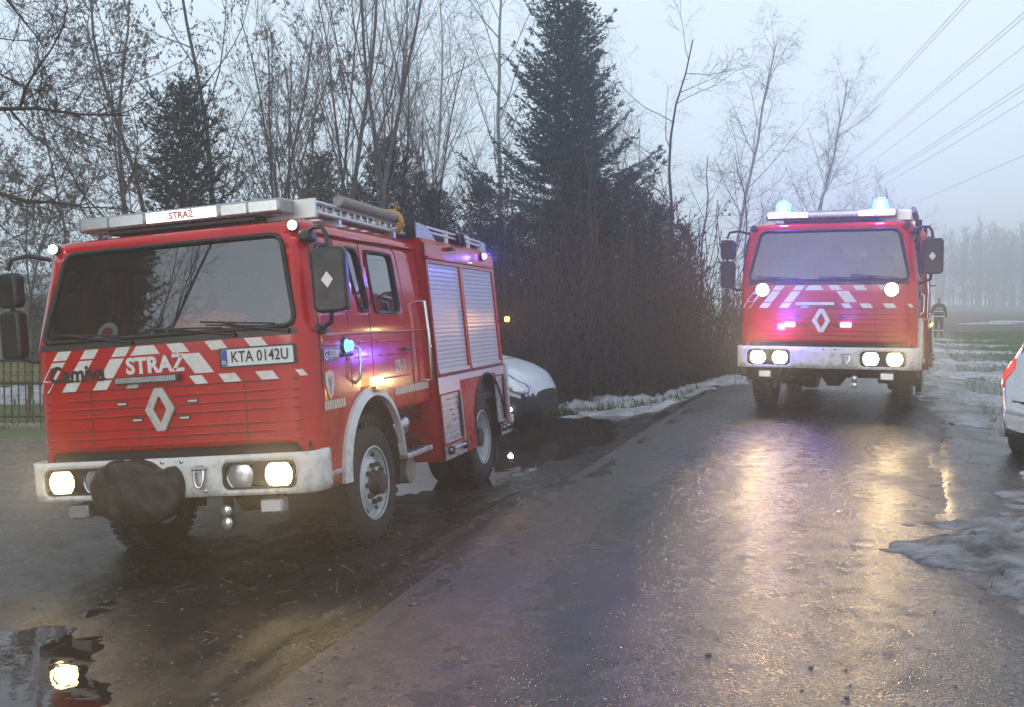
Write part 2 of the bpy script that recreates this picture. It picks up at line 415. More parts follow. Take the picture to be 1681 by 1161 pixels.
def make_wheel(parent, u, vo, sg, rear=False, steer=0.0):
    """vo: outer face of the tyre, sg: side"""
    D = .975; Rt = D / 2; W = .25
    piv = bpy.data.objects.new('wheel', None)
    # rim
    rm = MB()
    if not rear:
        prof = [(-.01, .285), (0, .292), (.004, .282), (-.03, .27), (-.075, .262), (-.085, .25), (-.04, .20), (-.012, .175), (-.01, .12), (-.02, .02)]
    else:
        prof = [(-.01, .285), (0, .292), (.004, .282), (-.03, .27), (-.16, .262), (-.185, .24), (-.19, .17), (-.185, .10), (-.185, .02)]
    rm.lathe([(-.23, .27)] + prof, (0, 0, 0), (0, 1, 0), 40)
    w = rm.build('wheel', MATS['rim'], parent, sm=35)
    t = MB()
    prof = [(-W, .275), (-W + .005, .31), (-W - .008, .38), (-W + .01, .45), (-W + .035, Rt - .015), (-W / 2, Rt - .012), (-.035, Rt - .015), (-.01, .45), (.010, .38), (-.003, .31), (-.008, .275)]
    t.lathe(prof, (0, 0, 0), (0, 1, 0), 48, closed=True)
    nl = 44
    for k in range(nl):
        for sd_, y0 in ((0, -.06), (1, -W + .06)):
            a = 2 * math.pi * (k + .5 * sd_) / nl; rot = Matrix.Rotation(-a, 3, 'Y')
            t.box(rot @ Vector((Rt - .006, y0, 0)), (.026, .10, .042), rot)
    t.build('tyre', MATS['tyre'], w, sm=30)
    h = MB()
    if not rear:
        h.lathe([(-.02, .12), (.0, .10), (.03, .092), (.07, .08), (.075, .045)], (0, 0, 0), (0, 1, 0), 24)
    else:
        h.lathe([(-.185, .13), (-.13, .125), (-.10, .11), (-.02, .10), (-.012, .05)], (0, 0, 0), (0, 1, 0), 24)
    h.build('hub', MATS['hub'], w, sm=35)
    nb = MB(); nb.lathe([(0, .021), (.03, .021), (.042, .012)], (0, 0, 0), (0, 1, 0), 6); nme = nb.mesh('wheel_nut'); nme.materials.append(MATS['hub'])
    y = -.012 if not rear else -.186; rn = .148
    for k in range(10):
        a = 2 * math.pi * k / 10; o = link('wheel_nut', nme, None, w); o.location = (rn * math.cos(a), y, rn * math.sin(a))
    hb = MB(); hb.lathe([(0, .026), (.004, .026), (.005, .02)], (0, 0, 0), (0, 1, 0), 14); hme = hb.mesh('hand_hole'); hme.materials.append(MATS['chassis'])
    if not rear:
        for k in range(8):
            a = 2 * math.pi * (k + .5) / 8; o = link('hand_hole', hme, None, w); o.location = (.224 * math.cos(a), -.050, .224 * math.sin(a)); o.scale = (1, 1, 1)
            o.rotation_euler = (-.62 * math.sin(a), 0, .62 * math.cos(a))
    w.location = (u, sg * vo, Rt); w.rotation_euler = (0, 0, steer + (math.pi if sg < 0 else 0))
    return w

def spot(name, parent, loc, direc, energy, col, size=70, blend=.6, rad=.08):
    l = bpy.data.lights.new(name, 'SPOT'); l.energy = energy; l.color = col; l.spot_size = R(size); l.spot_blend = blend; l.shadow_soft_size = rad
    o = bpy.data.objects.new(name, l); COL.objects.link(o); o.parent = parent; o.location = loc
    o.rotation_euler = Vector(direc).to_track_quat('-Z', 'Y').to_euler(); return o
def point(name, parent, loc, energy, col, rad=.04):
    l = bpy.data.lights.new(name, 'POINT'); l.energy = energy; l.color = col; l.shadow_soft_size = rad
    o = bpy.data.objects.new(name, l); COL.objects.link(o); o.parent = parent; o.location = loc; return o

def make_engine():
    root = empty('fire_engine')
    M = MATS
    def P(name): return root
    # --- openings in the cab skin, given on the side as (u, w) and on the front as (v, w)
    def side_loop(pts, r, sg): return [(sg * side_s(u, w), w) for u, w in rpoly(pts, r)]
    ws = rpoly([(-1.005, 1.755), (1.005, 1.755), (.865, 2.405), (-.865, 2.405)], .09, 5)
    ws_s = [(front_s(v, w), w) for v, w in ws]
    W1 = [(.96, 1.845), (.53, 1.85), (.575, 2.325), (.86, 2.325)]
    W2 = [(.19, 1.845), (-.01, 1.845), (.095, 2.33), (.345, 2.33)]
    W3 = [(-.125, 1.83), (-.715, 1.83), (-.68, 2.325), (-.09, 2.325)]
    arch = [(.12 + .60 * math.cos(R(a)), .62 + .585 * math.sin(R(a))) for a in range(-4, 185, 8)]
    arch = [(.72, .3)] + arch + [(-.48, .3)]
    holes = [ws_s]; wins = []
    for sg in (1, -1):
        for w_ in (W1, W2, W3):
            lp = side_loop(w_, .085, sg); holes.append(lp); wins.append((sg, lp))
        holes.append([(sg * side_s(u, w), w) for u, w in arch])
    # outline of the skin: lower edge steps up behind the front wheel
    so = lambda u: side_s(u, 1.0)
    lowf = .60
    outl = [(-SMAX, 1.02), (-so(-.40), 1.02), (-so(-.40), lowf), (-so(.99), lowf), (-AFL, WB0), (AFL, WB0), (so(.99), lowf), (so(-.40), lowf), (so(-.40), 1.02), (SMAX, 1.02), (SMAX, WTOP), (-SMAX, WTOP)]
    skin = cdt(outl, holes, .075, lambda s, w: cab_pt(s, w), 'cab_shell', M['red'], root, thick=.03, sm=35)
    # roof with rounded edge
    rf = MB(); n = 96; rings = []
    for k in range(6):
        t = k / 5 * math.pi / 2; rings.append([cab_pt(-SMAX + 2 * SMAX * i / n, WTOP, inset=.095 * (1 - math.cos(t)), zz=WTOP + .085 * math.sin(t)) for i in range(n + 1)])
    rings.append([Vector((p.x * .5 + .5 * -.1, p.y * .5, p.z + .02)) for p in rings[-1]])
    vs = [p for r_ in rings for p in r_]; fs = []
    for k in range(len(rings) - 1):
        for i in range(n): fs.append((k * (n + 1) + i, k * (n + 1) + i + 1, (k + 1) * (n + 1) + i + 1, (k + 1) * (n + 1) + i))
    b0 = (len(rings) - 1) * (n + 1); fs.append(tuple(b0 + i for i in range(n + 1)))
    for k in range(len(rings) - 1): fs.append((k * (n + 1), (k + 1) * (n + 1), (k + 1) * (n + 1) + n, k * (n + 1) + n))
    rf.add(vs, fs).build('roof', M['red'], root, sm=40)
    MB().bx((UB, -1.02, .9), (UB + .03, 1.02, 2.42)).build('rear_wall', M['red'], root)
    # windscreen with rubber seal
    g = cdt(ws_s, [], .12, lambda s, w: cab_pt(s, w, -.012), 'windscreen', M['windscreen'], root, sm=60)
    MB().tube([cab_pt(s, w, .002) for s, w in densify(ws_s, .08)], .019, 6, closed=True).build('window_seal', M['black_rubber'], g, sm=60)
    # black band under the windscreen and wipers
    lowb = [(-1.02, 1.695), (1.02, 1.695), (1.01, 1.745), (-1.01, 1.745)]
    cdt(lowb, [], .1, FR(.004), 'scuttle_panel', M['black_plastic'], root)
    for v0, v1, w1 in ((-.25, -.85, 1.80), (.55, -.05, 1.79), (.95, .35, 1.815)):
        wp = MB(); f = FR(.03)
        wp.tube([f(v0, 1.72), f((v0 + v1) / 2, 1.765), f(v1 + .1, w1)], .008, 5); wp.tube([f(v0 - .08, 1.775), f(v1 - .05, w1 + .01)], .007, 5)
        wp.tube([f(v0, 1.72, ), FR(-.0)(v0, 1.72)], .02, 8)
        wp.build('wiper', M['black_plastic'], root)
    # side windows
    for sg, lp in wins:
        g = cdt(lp, [], .12, lambda s, w: cab_pt(s, w, -.014), 'side_window', M['side_glass'], root, sm=60)
        MB().tube([cab_pt(s, w, .001) for s, w in densify(lp, .08)], .014, 6, closed=True).build('window_seal', M['black_rubber'], g, sm=60)
    # doors: shut lines as thin dark channels, handles, hinges
    def channel(pts, sg, name='door_seam', r=.006, par=root, mat='black_rubber'):
        return MB().tube([cab_pt(sg * side_s(u, w), w, -.001) for u, w in pts], r, 5).build(name, M[mat], par)
    for sg in (1, -1):
        d1 = [(1.0, 1.30), (1.0, 1.72), (.90, 2.38), (.54, 2.385), (.46, 1.80), (.47, 1.28)]
        d2 = [(.02, 1.26), (.015, 1.75), (.03, 2.385), (-.72, 2.385), (-.80, 2.33), (-.90, 1.66), (-.93, 1.06)]
        channel(d1, sg); channel(d2, sg)
        # waist moulding
        wl = MB(); wl.tube([cab_pt(sg * side_s(u, 1.675), 1.675, .004) for u in (1.0, .6, .2, -.2, -.6, -1.0, -1.34)], .011, 6)
        wl.build('waist_moulding', M['red'], root, sm=60)
        for u0, u1 in ((.66, .50), (-.66, -.83)):
            hd = MB(); f = SD(sg, .03); g_ = SD(sg, .0)
            hd.tube([g_(u0, 1.52), f(u0, 1.52), f(u1, 1.52), g_(u1, 1.52)], .012, 6); hd.build('door_handle', M['black_plastic'], root, sm=50)
        # pressed ledges catching light
        for u0, u1, w_ in ((.95, .58, 1.60), (.30, .06, 1.605), (-.10, -.80, 1.60), (.55, .10, 1.49), (-.12, -.82, 1.49), (-.12, -.86, 1.30)):
            MB().tube([cab_pt(sg * side_s(u0 + (u1 - u0) * k / 4, w_), w_, -.002) for k in range(5)], .009, 6).build('pressed_ridge', M['red'], root, sm=60)
        # gutter
        MB().tube([cab_pt(sg * side_s(u, 2.41), 2.41, .012) for u in (.85, .4, 0, -.4, -.8, -1.3)], .013, 6).build('rain_gutter', M['red'], root, sm=60)
        # grab rail
        gr = MB(); f = SD(sg, .07); g_ = SD(sg, 0)
        gr.tube([g_(-1.20, 1.93), f(-1.20, 1.93), f(-1.21, 1.6), f(-1.22, 1.22), g_(-1.22, 1.22)], .016, 8); gr.build('grab_rail', M['chrome'], root, sm=60)
        gr = MB(); f = SD(sg, .05)
        gr.tube([g_(.40, 1.58), f(.40, 1.56), f(.42, 1.34), g_(.42, 1.30)], .012, 8); gr.build('grab_rail', M['chrome'], root, sm=60)
        # white wheel-arch trim
        tr = MB(); arc = [(.12 + .62 * math.cos(R(a)), .62 + .60 * math.sin(R(a))) for a in range(-2, 184, 6)]
        o_ = []; i_ = []
        for a in range(-2, 184, 6):
            c, s_ = math.cos(R(a)), math.sin(R(a)); o_.append((.12 + .655 * c, .62 + .635 * s_)); i_.append((.12 + .575 * c, .62 + .565 * s_))
        tr.v = []; 
        nn = len(o_)
        for d in (.0, .055):
            for (u, w) in o_: tr.v.append(tuple(Vector((u, sg * (HW - .008 + d * .6), w))))
            for (u, w) in i_: tr.v.append(tuple(Vector((u, sg * (HW - .008 + d), w))))
        for k in range(nn - 1):
            tr.f += [(2 * nn + k, 2 * nn + k + 1, 3 * nn + k + 1, 3 * nn + k), (k, k + 1, 2 * nn + k + 1, 2 * nn + k), (nn + k + 1, nn + k, 3 * nn + k, 3 * nn + k + 1), (k + 1, k, nn + k, nn + k + 1)]
        tr.f += [(0, nn, 3 * nn, 2 * nn), (nn - 1, 2 * nn - 1, 4 * nn - 1, 3 * nn - 1)]
        tr.build('fender_trim', M['white_paint'], root, sm=40)
        # inner arch liner
        li = MB(); ar = [(.12 + .59 * math.cos(R(a)), .60 + .575 * math.sin(R(a))) for a in range(-20, 201, 10)]
        vs = []; fs = []
        for (u, w) in ar: vs += [(u, sg * (HW - .02), w), (u, sg * .62, w)]
        for k in range(len(ar) - 1): fs.append((2 * k, 2 * k + 1, 2 * k + 3, 2 * k + 2))
        fs.append(tuple(2 * k + 1 for k in range(len(ar))))
        li.add(vs, fs).build('arch_liner', M['chassis'], root, sm=40)
    # reflective block stripe along the left side, interrupted at the arch
    for sg in (1, -1):
        for a, b in ((1.0, .62), (-.42, -1.32)):
            u = a
            while u > b + .02:
                loop = [(u, 1.145), (u - .034, 1.145), (u - .034, 1.21), (u, 1.21)]
                f = SD(sg, .004); MB().add([f(*p) for p in loop], [(0, 1, 2, 3)]).build('stripe_block', M['reflective'], root, recalc=False); u -= .042
    # --- front: white chevron stripes, lettering, plate, badge
    f = FR(.004)
    def quad(pts, name='chevron_stripe', mat='sticker_white', ff=None):
        ff = ff or f; return MB().add([ff(*p) for p in pts], [(0, 1, 2, 3)]).build(name, M[mat], root, recalc=False)
    rows = [(1.625, 1.69), (1.475, 1.612), (1.395, 1.462)]
    def stripe(vc, w0, w1, lean, wd=.115):
        k = lean * .75; quad([(vc - wd / 2 + (w0 - 1.5) * k, w0), (vc + wd / 2 + (w0 - 1.5) * k, w0), (vc + wd / 2 + (w1 - 1.5) * k, w1), (vc - wd / 2 + (w1 - 1.5) * k, w1)])
    for vc in (-.95, -.72, -.46):
        for i, (w0, w1) in enumerate(rows): stripe(vc, w0, w1, 1)
    stripe(-.20, 1.395, 1.44, 1, .09)
    quad([(-.27, 1.625), (-.03, 1.625), (-.075, 1.69), (-.215, 1.69)])
    stripe(.23, 1.625, 1.69, -1, .13); stripe(.285, 1.47, 1.612, -1, .15); stripe(.20, 1.395, 1.455, -1, .10)
    stripe(.53, 1.625, 1.69, -1, .13); stripe(.44, 1.395, 1.455, -1, .13); stripe(.83, 1.625, 1.69, -1, .13); stripe(.72, 1.395, 1.455, -1, .13); stripe(.97, 1.405, 1.45, -1, .05)
    ft = FR(.008)
    text('STRAŻ', .155, lambda a, b: ft(-.075 + a, 1.545 + b), 'lettering', M['sticker_white'], root, bold=.0065, space=1.02)
    text('Camiva', .165, lambda a, b: FR(.0085)(-.72 + a * .95, 1.515 + b), 'lettering', M['letter_black'], root, bold=.0055, shear=.06)
    # licence plate with holder
    MB().prism(rrect(.435, 1.492, 1.0, 1.63, .012), .0, .02, lambda v, w, d: FR(d)(v, w)).build('plate_holder', M['black_plastic'], root)
    pl = MB().prism(rrect(.455, 1.503, .985, 1.619, .01), .016, .026, lambda v, w, d: FR(d)(v, w)).build('licence_plate', M['plate_white'], root)
    fp = FR(.0285)
    MB().add([fp(*q) for q in ((.458, 1.506), (.50, 1.506), (.50, 1.616), (.458, 1.616))], [(0, 1, 2, 3)]).build('country_band', M['plate_blue'], pl, recalc=False)
    text('PL', .036, lambda a, b: FR(.030)(.479 + a, 1.528 + b), 'country_code', M['plate_white'], pl, bold=.001)
    text('KTA 0142U', .108, lambda a, b: fp(.742 + a, 1.561 + b), 'plate_number', M['letter_black'], pl, bold=.001, sx=.80, space=1.02)
    # lamp strip under the lettering, with ribs
    ls = MB().prism(rrect(-.385, 1.425, .125, 1.478, .012), .0, .05, lambda v, w, d: FR(d)(v, w)).build('lamp_strip', M['black_plastic'], root)
    rb = MB(); rb.prism(rrect(-.006, -.019, .006, .019, .003, 2), 0, .006, lambda a, b, d: Vector((d, a, b))); rme = rb.mesh('lens_rib'); rme.materials.append(M['clear_lens'])
    for k in range(28):
        o = link('lens_rib', rme, None, ls); o.location = FR(.050)(-.365 + .0172 * k, 1.452)
    # diamond badge
    oc, ic = [(0, .155), (.125, 0), (0, -.155), (-.125, 0)], [(0, .082), (.055, 0), (0, -.082), (-.055, 0)]
    # slightly clipped tips at top and bottom
    oc = [(-.032, .155), (.032, .155), (.118, 0), (.032, -.155), (-.032, -.155), (-.118, 0)]; ic = [(-.006, .088), (.006, .088), (.052, 0), (.006, -.088), (-.006, -.088), (-.052, 0)]
    MB().ring_prism(oc, ic, .0, .028, lambda a, b, d: FR(d)(-.055 + a, 1.232 + b)).build('diamond_badge', M['logo_grey'], root, bevel=.006)
    for v, w in ((-.36, 1.285), (.20, 1.28), (-.245, 1.165), (.13, 1.165)):
        MB().prism(rrect(-.042, -.014, .042, .014, .006), 0, .012, lambda a, b, d: FR(d)(v + a, w + b)).build('name_badge', M['lamp_dark'], root)
        for k in range(4): MB().prism([(-.007, -.007), (.007, -.007), (.007, .007), (-.007, .007)], .012, .015, lambda a, b, d: FR(d)(v - .027 + .018 * k + a, w + b)).build('badge_letter_block', M['sticker_white'], root)
    # grille louvres: shallow horizontal ribs and seams
    for w in (.985, 1.045, 1.105, 1.20, 1.262, 1.325):
        MB().tube([FR(-.003)(-1.0 + .25 * k, w) for k in range(9)], .0085, 6).build('grille_rib', M['red'], root, sm=60)
        MB().tube([FR(-.001)(-1.0 + .25 * k, w - .012) for k in range(9)], .0035, 4).build('grille_slot', M['black_rubber'], root)
    for v0 in (-.62, .60):
        MB().tube([FR(-.001)(v0, .97), FR(-.001)(v0, 1.385)], .004, 4).build('panel_seam', M['black_rubber'], root)
    MB().tube([FR(-.001)(-1.0 + .25 * k, 1.388) for k in range(9)], .005, 4).build('panel_seam', M['black_rubber'], root)
    # dark gap over the bumper
    MB().bx((.7, -1.05, .60), (1.13, 1.05, .955)).build('front_crossmember', M['chassis'], root)
    # --- bumper with cut-outs for the lamps
    def bum(s, w, off=0.0):
        hw = 1.135; r = .12; a = abs(s); sg = 1 if s >= 0 else -1; A = hw - r; uf = 1.27
        if a <= A: return Vector((uf - .015 * (a / hw) ** 2 + off, s, w))
        t = (a - A) / r
        if t < math.pi / 2: return Vector((uf - .015 - r + r * math.cos(t) + off * math.cos(t), sg * (A + r * math.sin(t) + off * math.sin(t)), w))
        return Vector((uf - .015 - r - (a - A - r * math.pi / 2), sg * (hw + off), w))
    SB = 1.135 - .12 + .12 * math.pi / 2 + .13
    hl = [rrect(.435, .655, .985, .845, .05, 5), rrect(-.985, .655, -.435, .845, .05, 5)]
    bo = cdt(rrect(-SB, .615, SB, .893, .03, 3), hl, .06, bum, 'bumper', M['white_paint'], root, thick=.04, sm=40)
    for sg in (1, -1):
        MB().prism(rrect(-.26, -.09, .26, .09, .04), -.06, -.05, lambda a, b, d: Vector((1.25 + d, sg * .71 + a, .75 + b))).build('lamp_housing', M['black_plastic'], bo)
        MB().ring_prism(rrect(sg * .71 - .275, .655, sg * .71 + .275, .845, .05, 5), rrect(sg * .71 - .255, .672, sg * .71 + .255, .828, .04, 5), -.06, .002, lambda a, b, d: bum(a, b, d)).build('lamp_bezel', M['black_plastic'], bo)
        for v, lit in ((.85, True), (.565, False)):
            lm = MB(); lm.lathe([(-.05, .05), (-.02, .088), (-.004, .095), (.004, .093), (.014, .07), (.02, .03)], (1.245, sg * v, .75), (1, 0, 0), 28)
            lm.build('headlight', M['headlight'] if lit else M['clear_lens'], root, sm=50)
            MB().lathe([(-.05, .096), (.008, .098), (.012, .104), (-.05, .106)], (1.245, sg * v, .75), (1, 0, 0), 28, closed=True).build('headlight_ring', M['chrome'], root, sm=50)
    # winch under a dark cloth cover hanging over the bumper
    cv = MB(); nu, nv = 64, 48; random.seed(4)
    vs = []; fs = []
    for j in range(nv):
        for i in range(nu):
            th = 2 * math.pi * i / nu; ph = math.pi * (j + .5) / nv
            x, y, z = math.sin(ph) * math.cos(th), math.cos(ph), math.sin(ph) * math.sin(th)
            x, z = math.copysign(abs(x) ** .7, x), math.copysign(abs(z) ** .62, z)
            sx = .12; sy = .355; sz = .20
            zz = z * sz * (1 + .18 * (1 if z < 0 else 0)); yy = y * sy * (1 - .10 * max(0, -z))
            sgx = math.copysign(abs(x) ** .6, x); yy = math.copysign(abs(y) ** .8, y) * sy * (1.0 - .14 * max(0, -z))
            notch = -.055 * math.exp(-((yy - .19) / .09) ** 2) * max(0, z) + .03 * math.exp(-((yy - .30) / .05) ** 2) * max(0, z) + .02 * math.exp(-((yy + .12) / .14) ** 2) * max(0, z)
            fold = math.sin(yy * 34 + 5 * fbm(yy * 2.5, zz * 3, 1.0, 2)) * (.35 + .65 * max(0, -z) + .3 * max(0, z))
            nz = .011 * fold + .026 * fbm(yy * 4, zz * 4.5, x, 2) - .014 * abs(fbm(yy * 7 + zz * 6, zz * 5, 4.0, 2))
            vs.append((1.29 + sgx * sx + nz, -.20 + yy + nz * .4, .685 + zz + notch + nz * .6))
    for j in range(nv - 1):
        for i in range(nu): fs.append((j * nu + i, j * nu + (i + 1) % nu, (j + 1) * nu + (i + 1) % nu, (j + 1) * nu + i))
    fs.append(tuple(range(nu))); fs.append(tuple((nv - 1) * nu + i for i in range(nu)))
    cv.add(vs, fs).build('winch_cover', M['cover_cloth'], root, sm=180)['label'] = 'lumpy dark cloth cover over the winch'
    # tow shackle, bolts, fog lamps, reflectors below the bumper
    sh = MB(); c = Vector((1.285, .27, .76))
    sh.tube([c + Vector((0, -.035, .05)), c + Vector((.012, -.036, -.02)), c + Vector((.014, -.022, -.065)), c + Vector((.014, .0, -.078)), c + Vector((.014, .022, -.065)), c + Vector((.012, .036, -.02)), c + Vector((0, .035, .05))], .011, 8)
    sh.tube([c + Vector((.004, -.055, .05)), c + Vector((.004, .055, .05))], .012, 8); sh.box(c + Vector((-.01, 0, .05)), (.03, .05, .05))
    sh.build('tow_shackle', M['steel'], root, sm=40)
    for v, w in ((.30, .655), (-.02, .868), (.13, .866)): MB().lathe([(0, .016), (.012, .014), (.016, .006)], (1.265, v, w), (1, 0, 0), 10).build('bolt', M['steel'], root, sm=40)
    for sg in (1, -1):
        fl = MB().box((1.17, sg * .76, .53), (.10, .17, .10)).build('fog_lamp', M['aluminium'], root, bevel=.015)
        MB().box((1.222, sg * .76, .53), (.006, .145, .075)).build('fog_lens', M['clear_lens'], fl)
        MB().box((1.13, sg * .76, .60), (.03, .03, .10)).build('fog_lamp_bracket', M['chassis'], root)
    for w in (.49, .40):
        MB().lathe([(0, .042), (.02, .042), (.028, .03), (.032, .005)], (1.10, .36, w), (1, 0, 0), 18).build('round_reflector', M['clear_lens'], root, sm=50)
    MB().bx((1.06, .33, .36), (1.10, .39, .64)).build('reflector_bracket', M['chassis'], root)
    # --- roof light bar
    lb = MB().prism(rrect(-.14, -.055, .14, .055, .03), -.83, .83, lambda a, b, d: Vector((.72 + a, d, 2.625 + b))).build('light_bar', M['lightbar_grey'], root, bevel=.012)
    MB().prism(rrect(-.10, -.018, .10, .018, .01), -.60, .60, lambda a, b, d: Vector((.72 + a, d, 2.552 + b))).build('light_bar_foot', M['black_plastic'], root)
    MB().bx((.858, -.25, 2.588), (.868, .32, 2.664)).build('lit_panel', M['lightbar_lit'], lb)
    text('STRAŻ', .068, lambda a, b: Vector((.8705, .04 + a, 2.624 + b)), 'lettering', M['sign_red'], lb, bold=.002)
    for v0, v1 in ((.36, .56), (.58, .80), (-.80, -.58), (-.56, -.28)):
        MB().bx((.856, v0, 2.59), (.865, v1, 2.662)).build('light_bar_lens', M['clear_lens'], lb)
    # corner marker lamps on the roof edge
    for sg in (1, -1):
        MB().lathe([(-.03, .03), (.0, .034), (.012, .03), (.018, .012)], (.99, sg * .965, 2.455), (1, 0, .1), 16).build('marker_lamp', M['lamp_white'], root, sm=50)
        MB().lathe([(-.05, .03), (-.03, .042), (.0, .042), (.002, .034)], (.985, sg * .965, 2.455), (1, 0, .1), 16).build('marker_lamp_housing', M['black_plastic'], root, sm=50)
    # --- mirrors
    def mirror(c, w, h, d, rot, sg):
        o = MB().prism(rrect(-w / 2, -h / 2, w / 2, h / 2, .05, 5), -d / 2, d / 2, lambda a, b, dd: Vector(c) + Matrix.Rotation(rot, 3, 'Z') @ Vector((dd, a, b))).build('mirror', M['black_plastic'], root, bevel=.02, seg=3)
        MB().prism(rrect(-w / 2 + .02, -h / 2 + .02, w / 2 - .02, h / 2 - .02, .04, 5), -d / 2 - .006, -d / 2 - .001, lambda a, b, dd: Vector(c) + Matrix.Rotation(rot, 3, 'Z') @ Vector((dd, a, b))).build('mirror_glass', M['chrome'], o)
        return o
    mc = (1.10, 1.27, 2.045)
    mo = mirror(mc, .245, .445, .10, .12, 1)
    MB().prism([(0, .055), (.042, 0), (0, -.055), (-.042, 0)], .051, .054, lambda a, b, dd: Vector(mc) + Matrix.Rotation(.12, 3, 'Z') @ Vector((dd, -.01 + a, .0 + b))).build('mirror_badge', M['logo_grey'], mo)
    for ap in ([(.93, 1.03, 2.385), (1.03, 1.14, 2.42), (1.07, 1.22, 2.415), (1.09, 1.255, 2.36), (1.10, 1.27, 2.26)], [(1.10, 1.26, 1.83), (1.09, 1.25, 1.76), (1.02, 1.14, 1.71), (.97, 1.10, 1.71)]):
        MB().tube(ap, .017, 8).build('mirror_arm', M['black_plastic'], root, sm=60)
    MB().box((.95, 1.10, 1.715), (.16, .09, .075)).build('mirror_mount', M['black_plastic'], root, bevel=.03)
    MB().box((.95, 1.06, 2.37), (.15, .10, .09)).build('mirror_mount', M['black_plastic'], root, bevel=.03)
    mirror((1.08, -1.285, 2.17), .19, .26, .10, -.12, -1); mirror((1.08, -1.285, 1.84), .19, .36, .10, -.12, -1)
    for ap in ([(.93, -1.03, 2.385), (1.03, -1.16, 2.42), (1.07, -1.27, 2.40), (1.08, -1.30, 2.32)], [(1.08, -1.28, 1.68), (1.03, -1.16, 1.63), (.97, -1.10, 1.64)], [(1.06, -1.3, 2.05), (1.06, -1.3, 2.0)]):
        MB().tube(ap, .017, 8).build('mirror_arm', M['black_plastic'], root, sm=60)
    # --- lamps on the cab side
    bl = MB(); bl.lathe([(0, .05), (.02, .05), (.03, .042), (.06, .038), (.07, .02)], (.56, HW - .004, 1.585), (0, 1, 0), 20); bl.build('blue_side_flasher', M['blue_flash'], root, sm=50)
    MB().lathe([(-.005, .068), (.016, .066), (.02, .05)], (.56, HW - .004, 1.585), (0, 1, 0), 20).build('flasher_base', M['black_plastic'], root, sm=40)
    MB().prism(rrect(-.075, -.035, .075, .035, .02), .0, .07, lambda a, b, d: Vector((.06 + a, HW + d, 1.29 + b))).build('turn_signal', M['indicator'], root, bevel=.015)
    MB().prism(rrect(-.10, -.02, .10, .02, .01), .0, .065, lambda a, b, d: Vector((.06 + a, HW + d, 1.238 + b))).build('turn_signal_base', M['amber_lens'], root)
    # side badges
    f4 = SD(1, .004); f6 = SD(1, .007)
    MB().prism(rrect(.69, 1.485, .965, 1.575, .01), 0, .006, lambda u, w, d: SD(1, d)(u, w)).build('model_badge', M['badge_blue'], root)
    text('G', .10, lambda a, b: SD(1, .009)(.925 - a, 1.53 + b), 'badge_lettering', M['sticker_white'], root, bold=.002)
    text('230', .078, lambda a, b: SD(1, .009)(.815 - a, 1.538 + b), 'badge_lettering', M['sticker_white'], root, bold=.003)
    MB().prism(rrect(.70, 1.51, .745, 1.565, .008), .006, .008, lambda u, w, d: SD(1, d)(u, w)).build('badge_block', M['sticker_white'], root)
    text('270-51', .125, lambda a, b: f6(-.60 - a, 1.385 + b), 'fleet_number', M['sticker_white'], root, bold=.002, sx=.82)
    shld = [(0, -.115), (.05, -.07), (.075, -.01), (.078, .085), (0, .10), (-.078, .085), (-.075, -.01), (-.05, -.07)]
    cr = MB().prism(shld, 0, .004, lambda a, b, d: SD(1, .001 + d)(.885 - a, 1.325 + b)).build('crest', M['gold'], root)
    MB().prism([(a * .88, b * .9) for a, b in shld], .004, .0055, lambda a, b, d: SD(1, .001 + d)(.885 - a, 1.325 + b)).build('crest_field', M['logo_grey'], cr)
    MB().prism([(-.006, -.075), (.006, -.075), (.012, -.02), (.035, .03), (.03, .06), (.008, .01), (.006, .065), (-.006, .065), (-.008, .01), (-.03, .06), (-.035, .03), (-.012, -.02)], .0055, .007, lambda a, b, d: SD(1, .001 + d)(.885 - a, 1.325 + b)).build('crest_figure', M['badge_blue'], cr)
    # lower sill piece in front of the wheel, step bar
    for sg in (1, -1):
        MB().bx((.97, sg * 1.0, .68), (.76, sg * 1.115, .715)).build('sill_strip', M['aluminium'], root, bevel=.006)
        st = MB().bx((-.50, sg * .86, .60), (-1.16, sg * 1.16, .645)).build('step', M['aluminium'], root, bevel=.008)
        MB().bx((-.50, sg * .84, .66), (-.66, sg * 1.06, .72)).build('step_bracket', M['aluminium'], root, bevel=.008)
        for k in range(9): MB().bx((-.53 - .07 * k, sg * .88, .6455), (-.555 - .07 * k, sg * 1.15, .652)).build('step_tread', M['steel'], st)
        for u, v in ((-.60, .80), (-.86, .82)):
            MB().lathe([(-.22, .06), (-.19, .09), (.0, .10), (.19, .09), (.23, .05)], (u, sg * v, .86), (0, 1, 0), 22).build('air_tank', M['steel'], root, sm=50)
        MB().lathe([(0, .12), (.30, .12), (.31, .10)], (-.98, sg * .70, .45), (0, sg, 0), 24).build('air_filter', M['hose'], root, sm=40)
        for (a_, b_) in (((-.95, .9, .92), (-1.33, 1.0, .90)), ((-1.0, .85, .78), (-1.33, .98, .66))): MB().tube([(a_[0], sg * a_[1], a_[2]), (b_[0], sg * b_[1], b_[2])], .016, 6).build('pipe', M['chassis'], root)
        MB().bx((-.42, sg * 1.03, .28), (-.435, sg * .70, .62)).build('mud_flap', M['black_rubber'], root)
    # --- chassis
    ch = MB()
    for sg in (1, -1): ch.bx((1.0, sg * .38, .62), (-3.75, sg * .46, .84))
    for u in (.8, -.6, -1.6, -2.6, -3.6): ch.bx((u, -.4, .66), (u - .08, .4, .80))
    ch.build('chassis_frame', M['chassis'], root)
    for u in (0, -3.147):
        ax = MB(); ax.tube([(u, -.95, .487), (u, .95, .487)], .07, 12); ax.lathe([(-.16, .08), (-.08, .19), (.08, .19), (.16, .08)], (u, 0, .487), (0, 1, 0), 18)
        ax.build('axle', M['chassis'], root, sm=40)
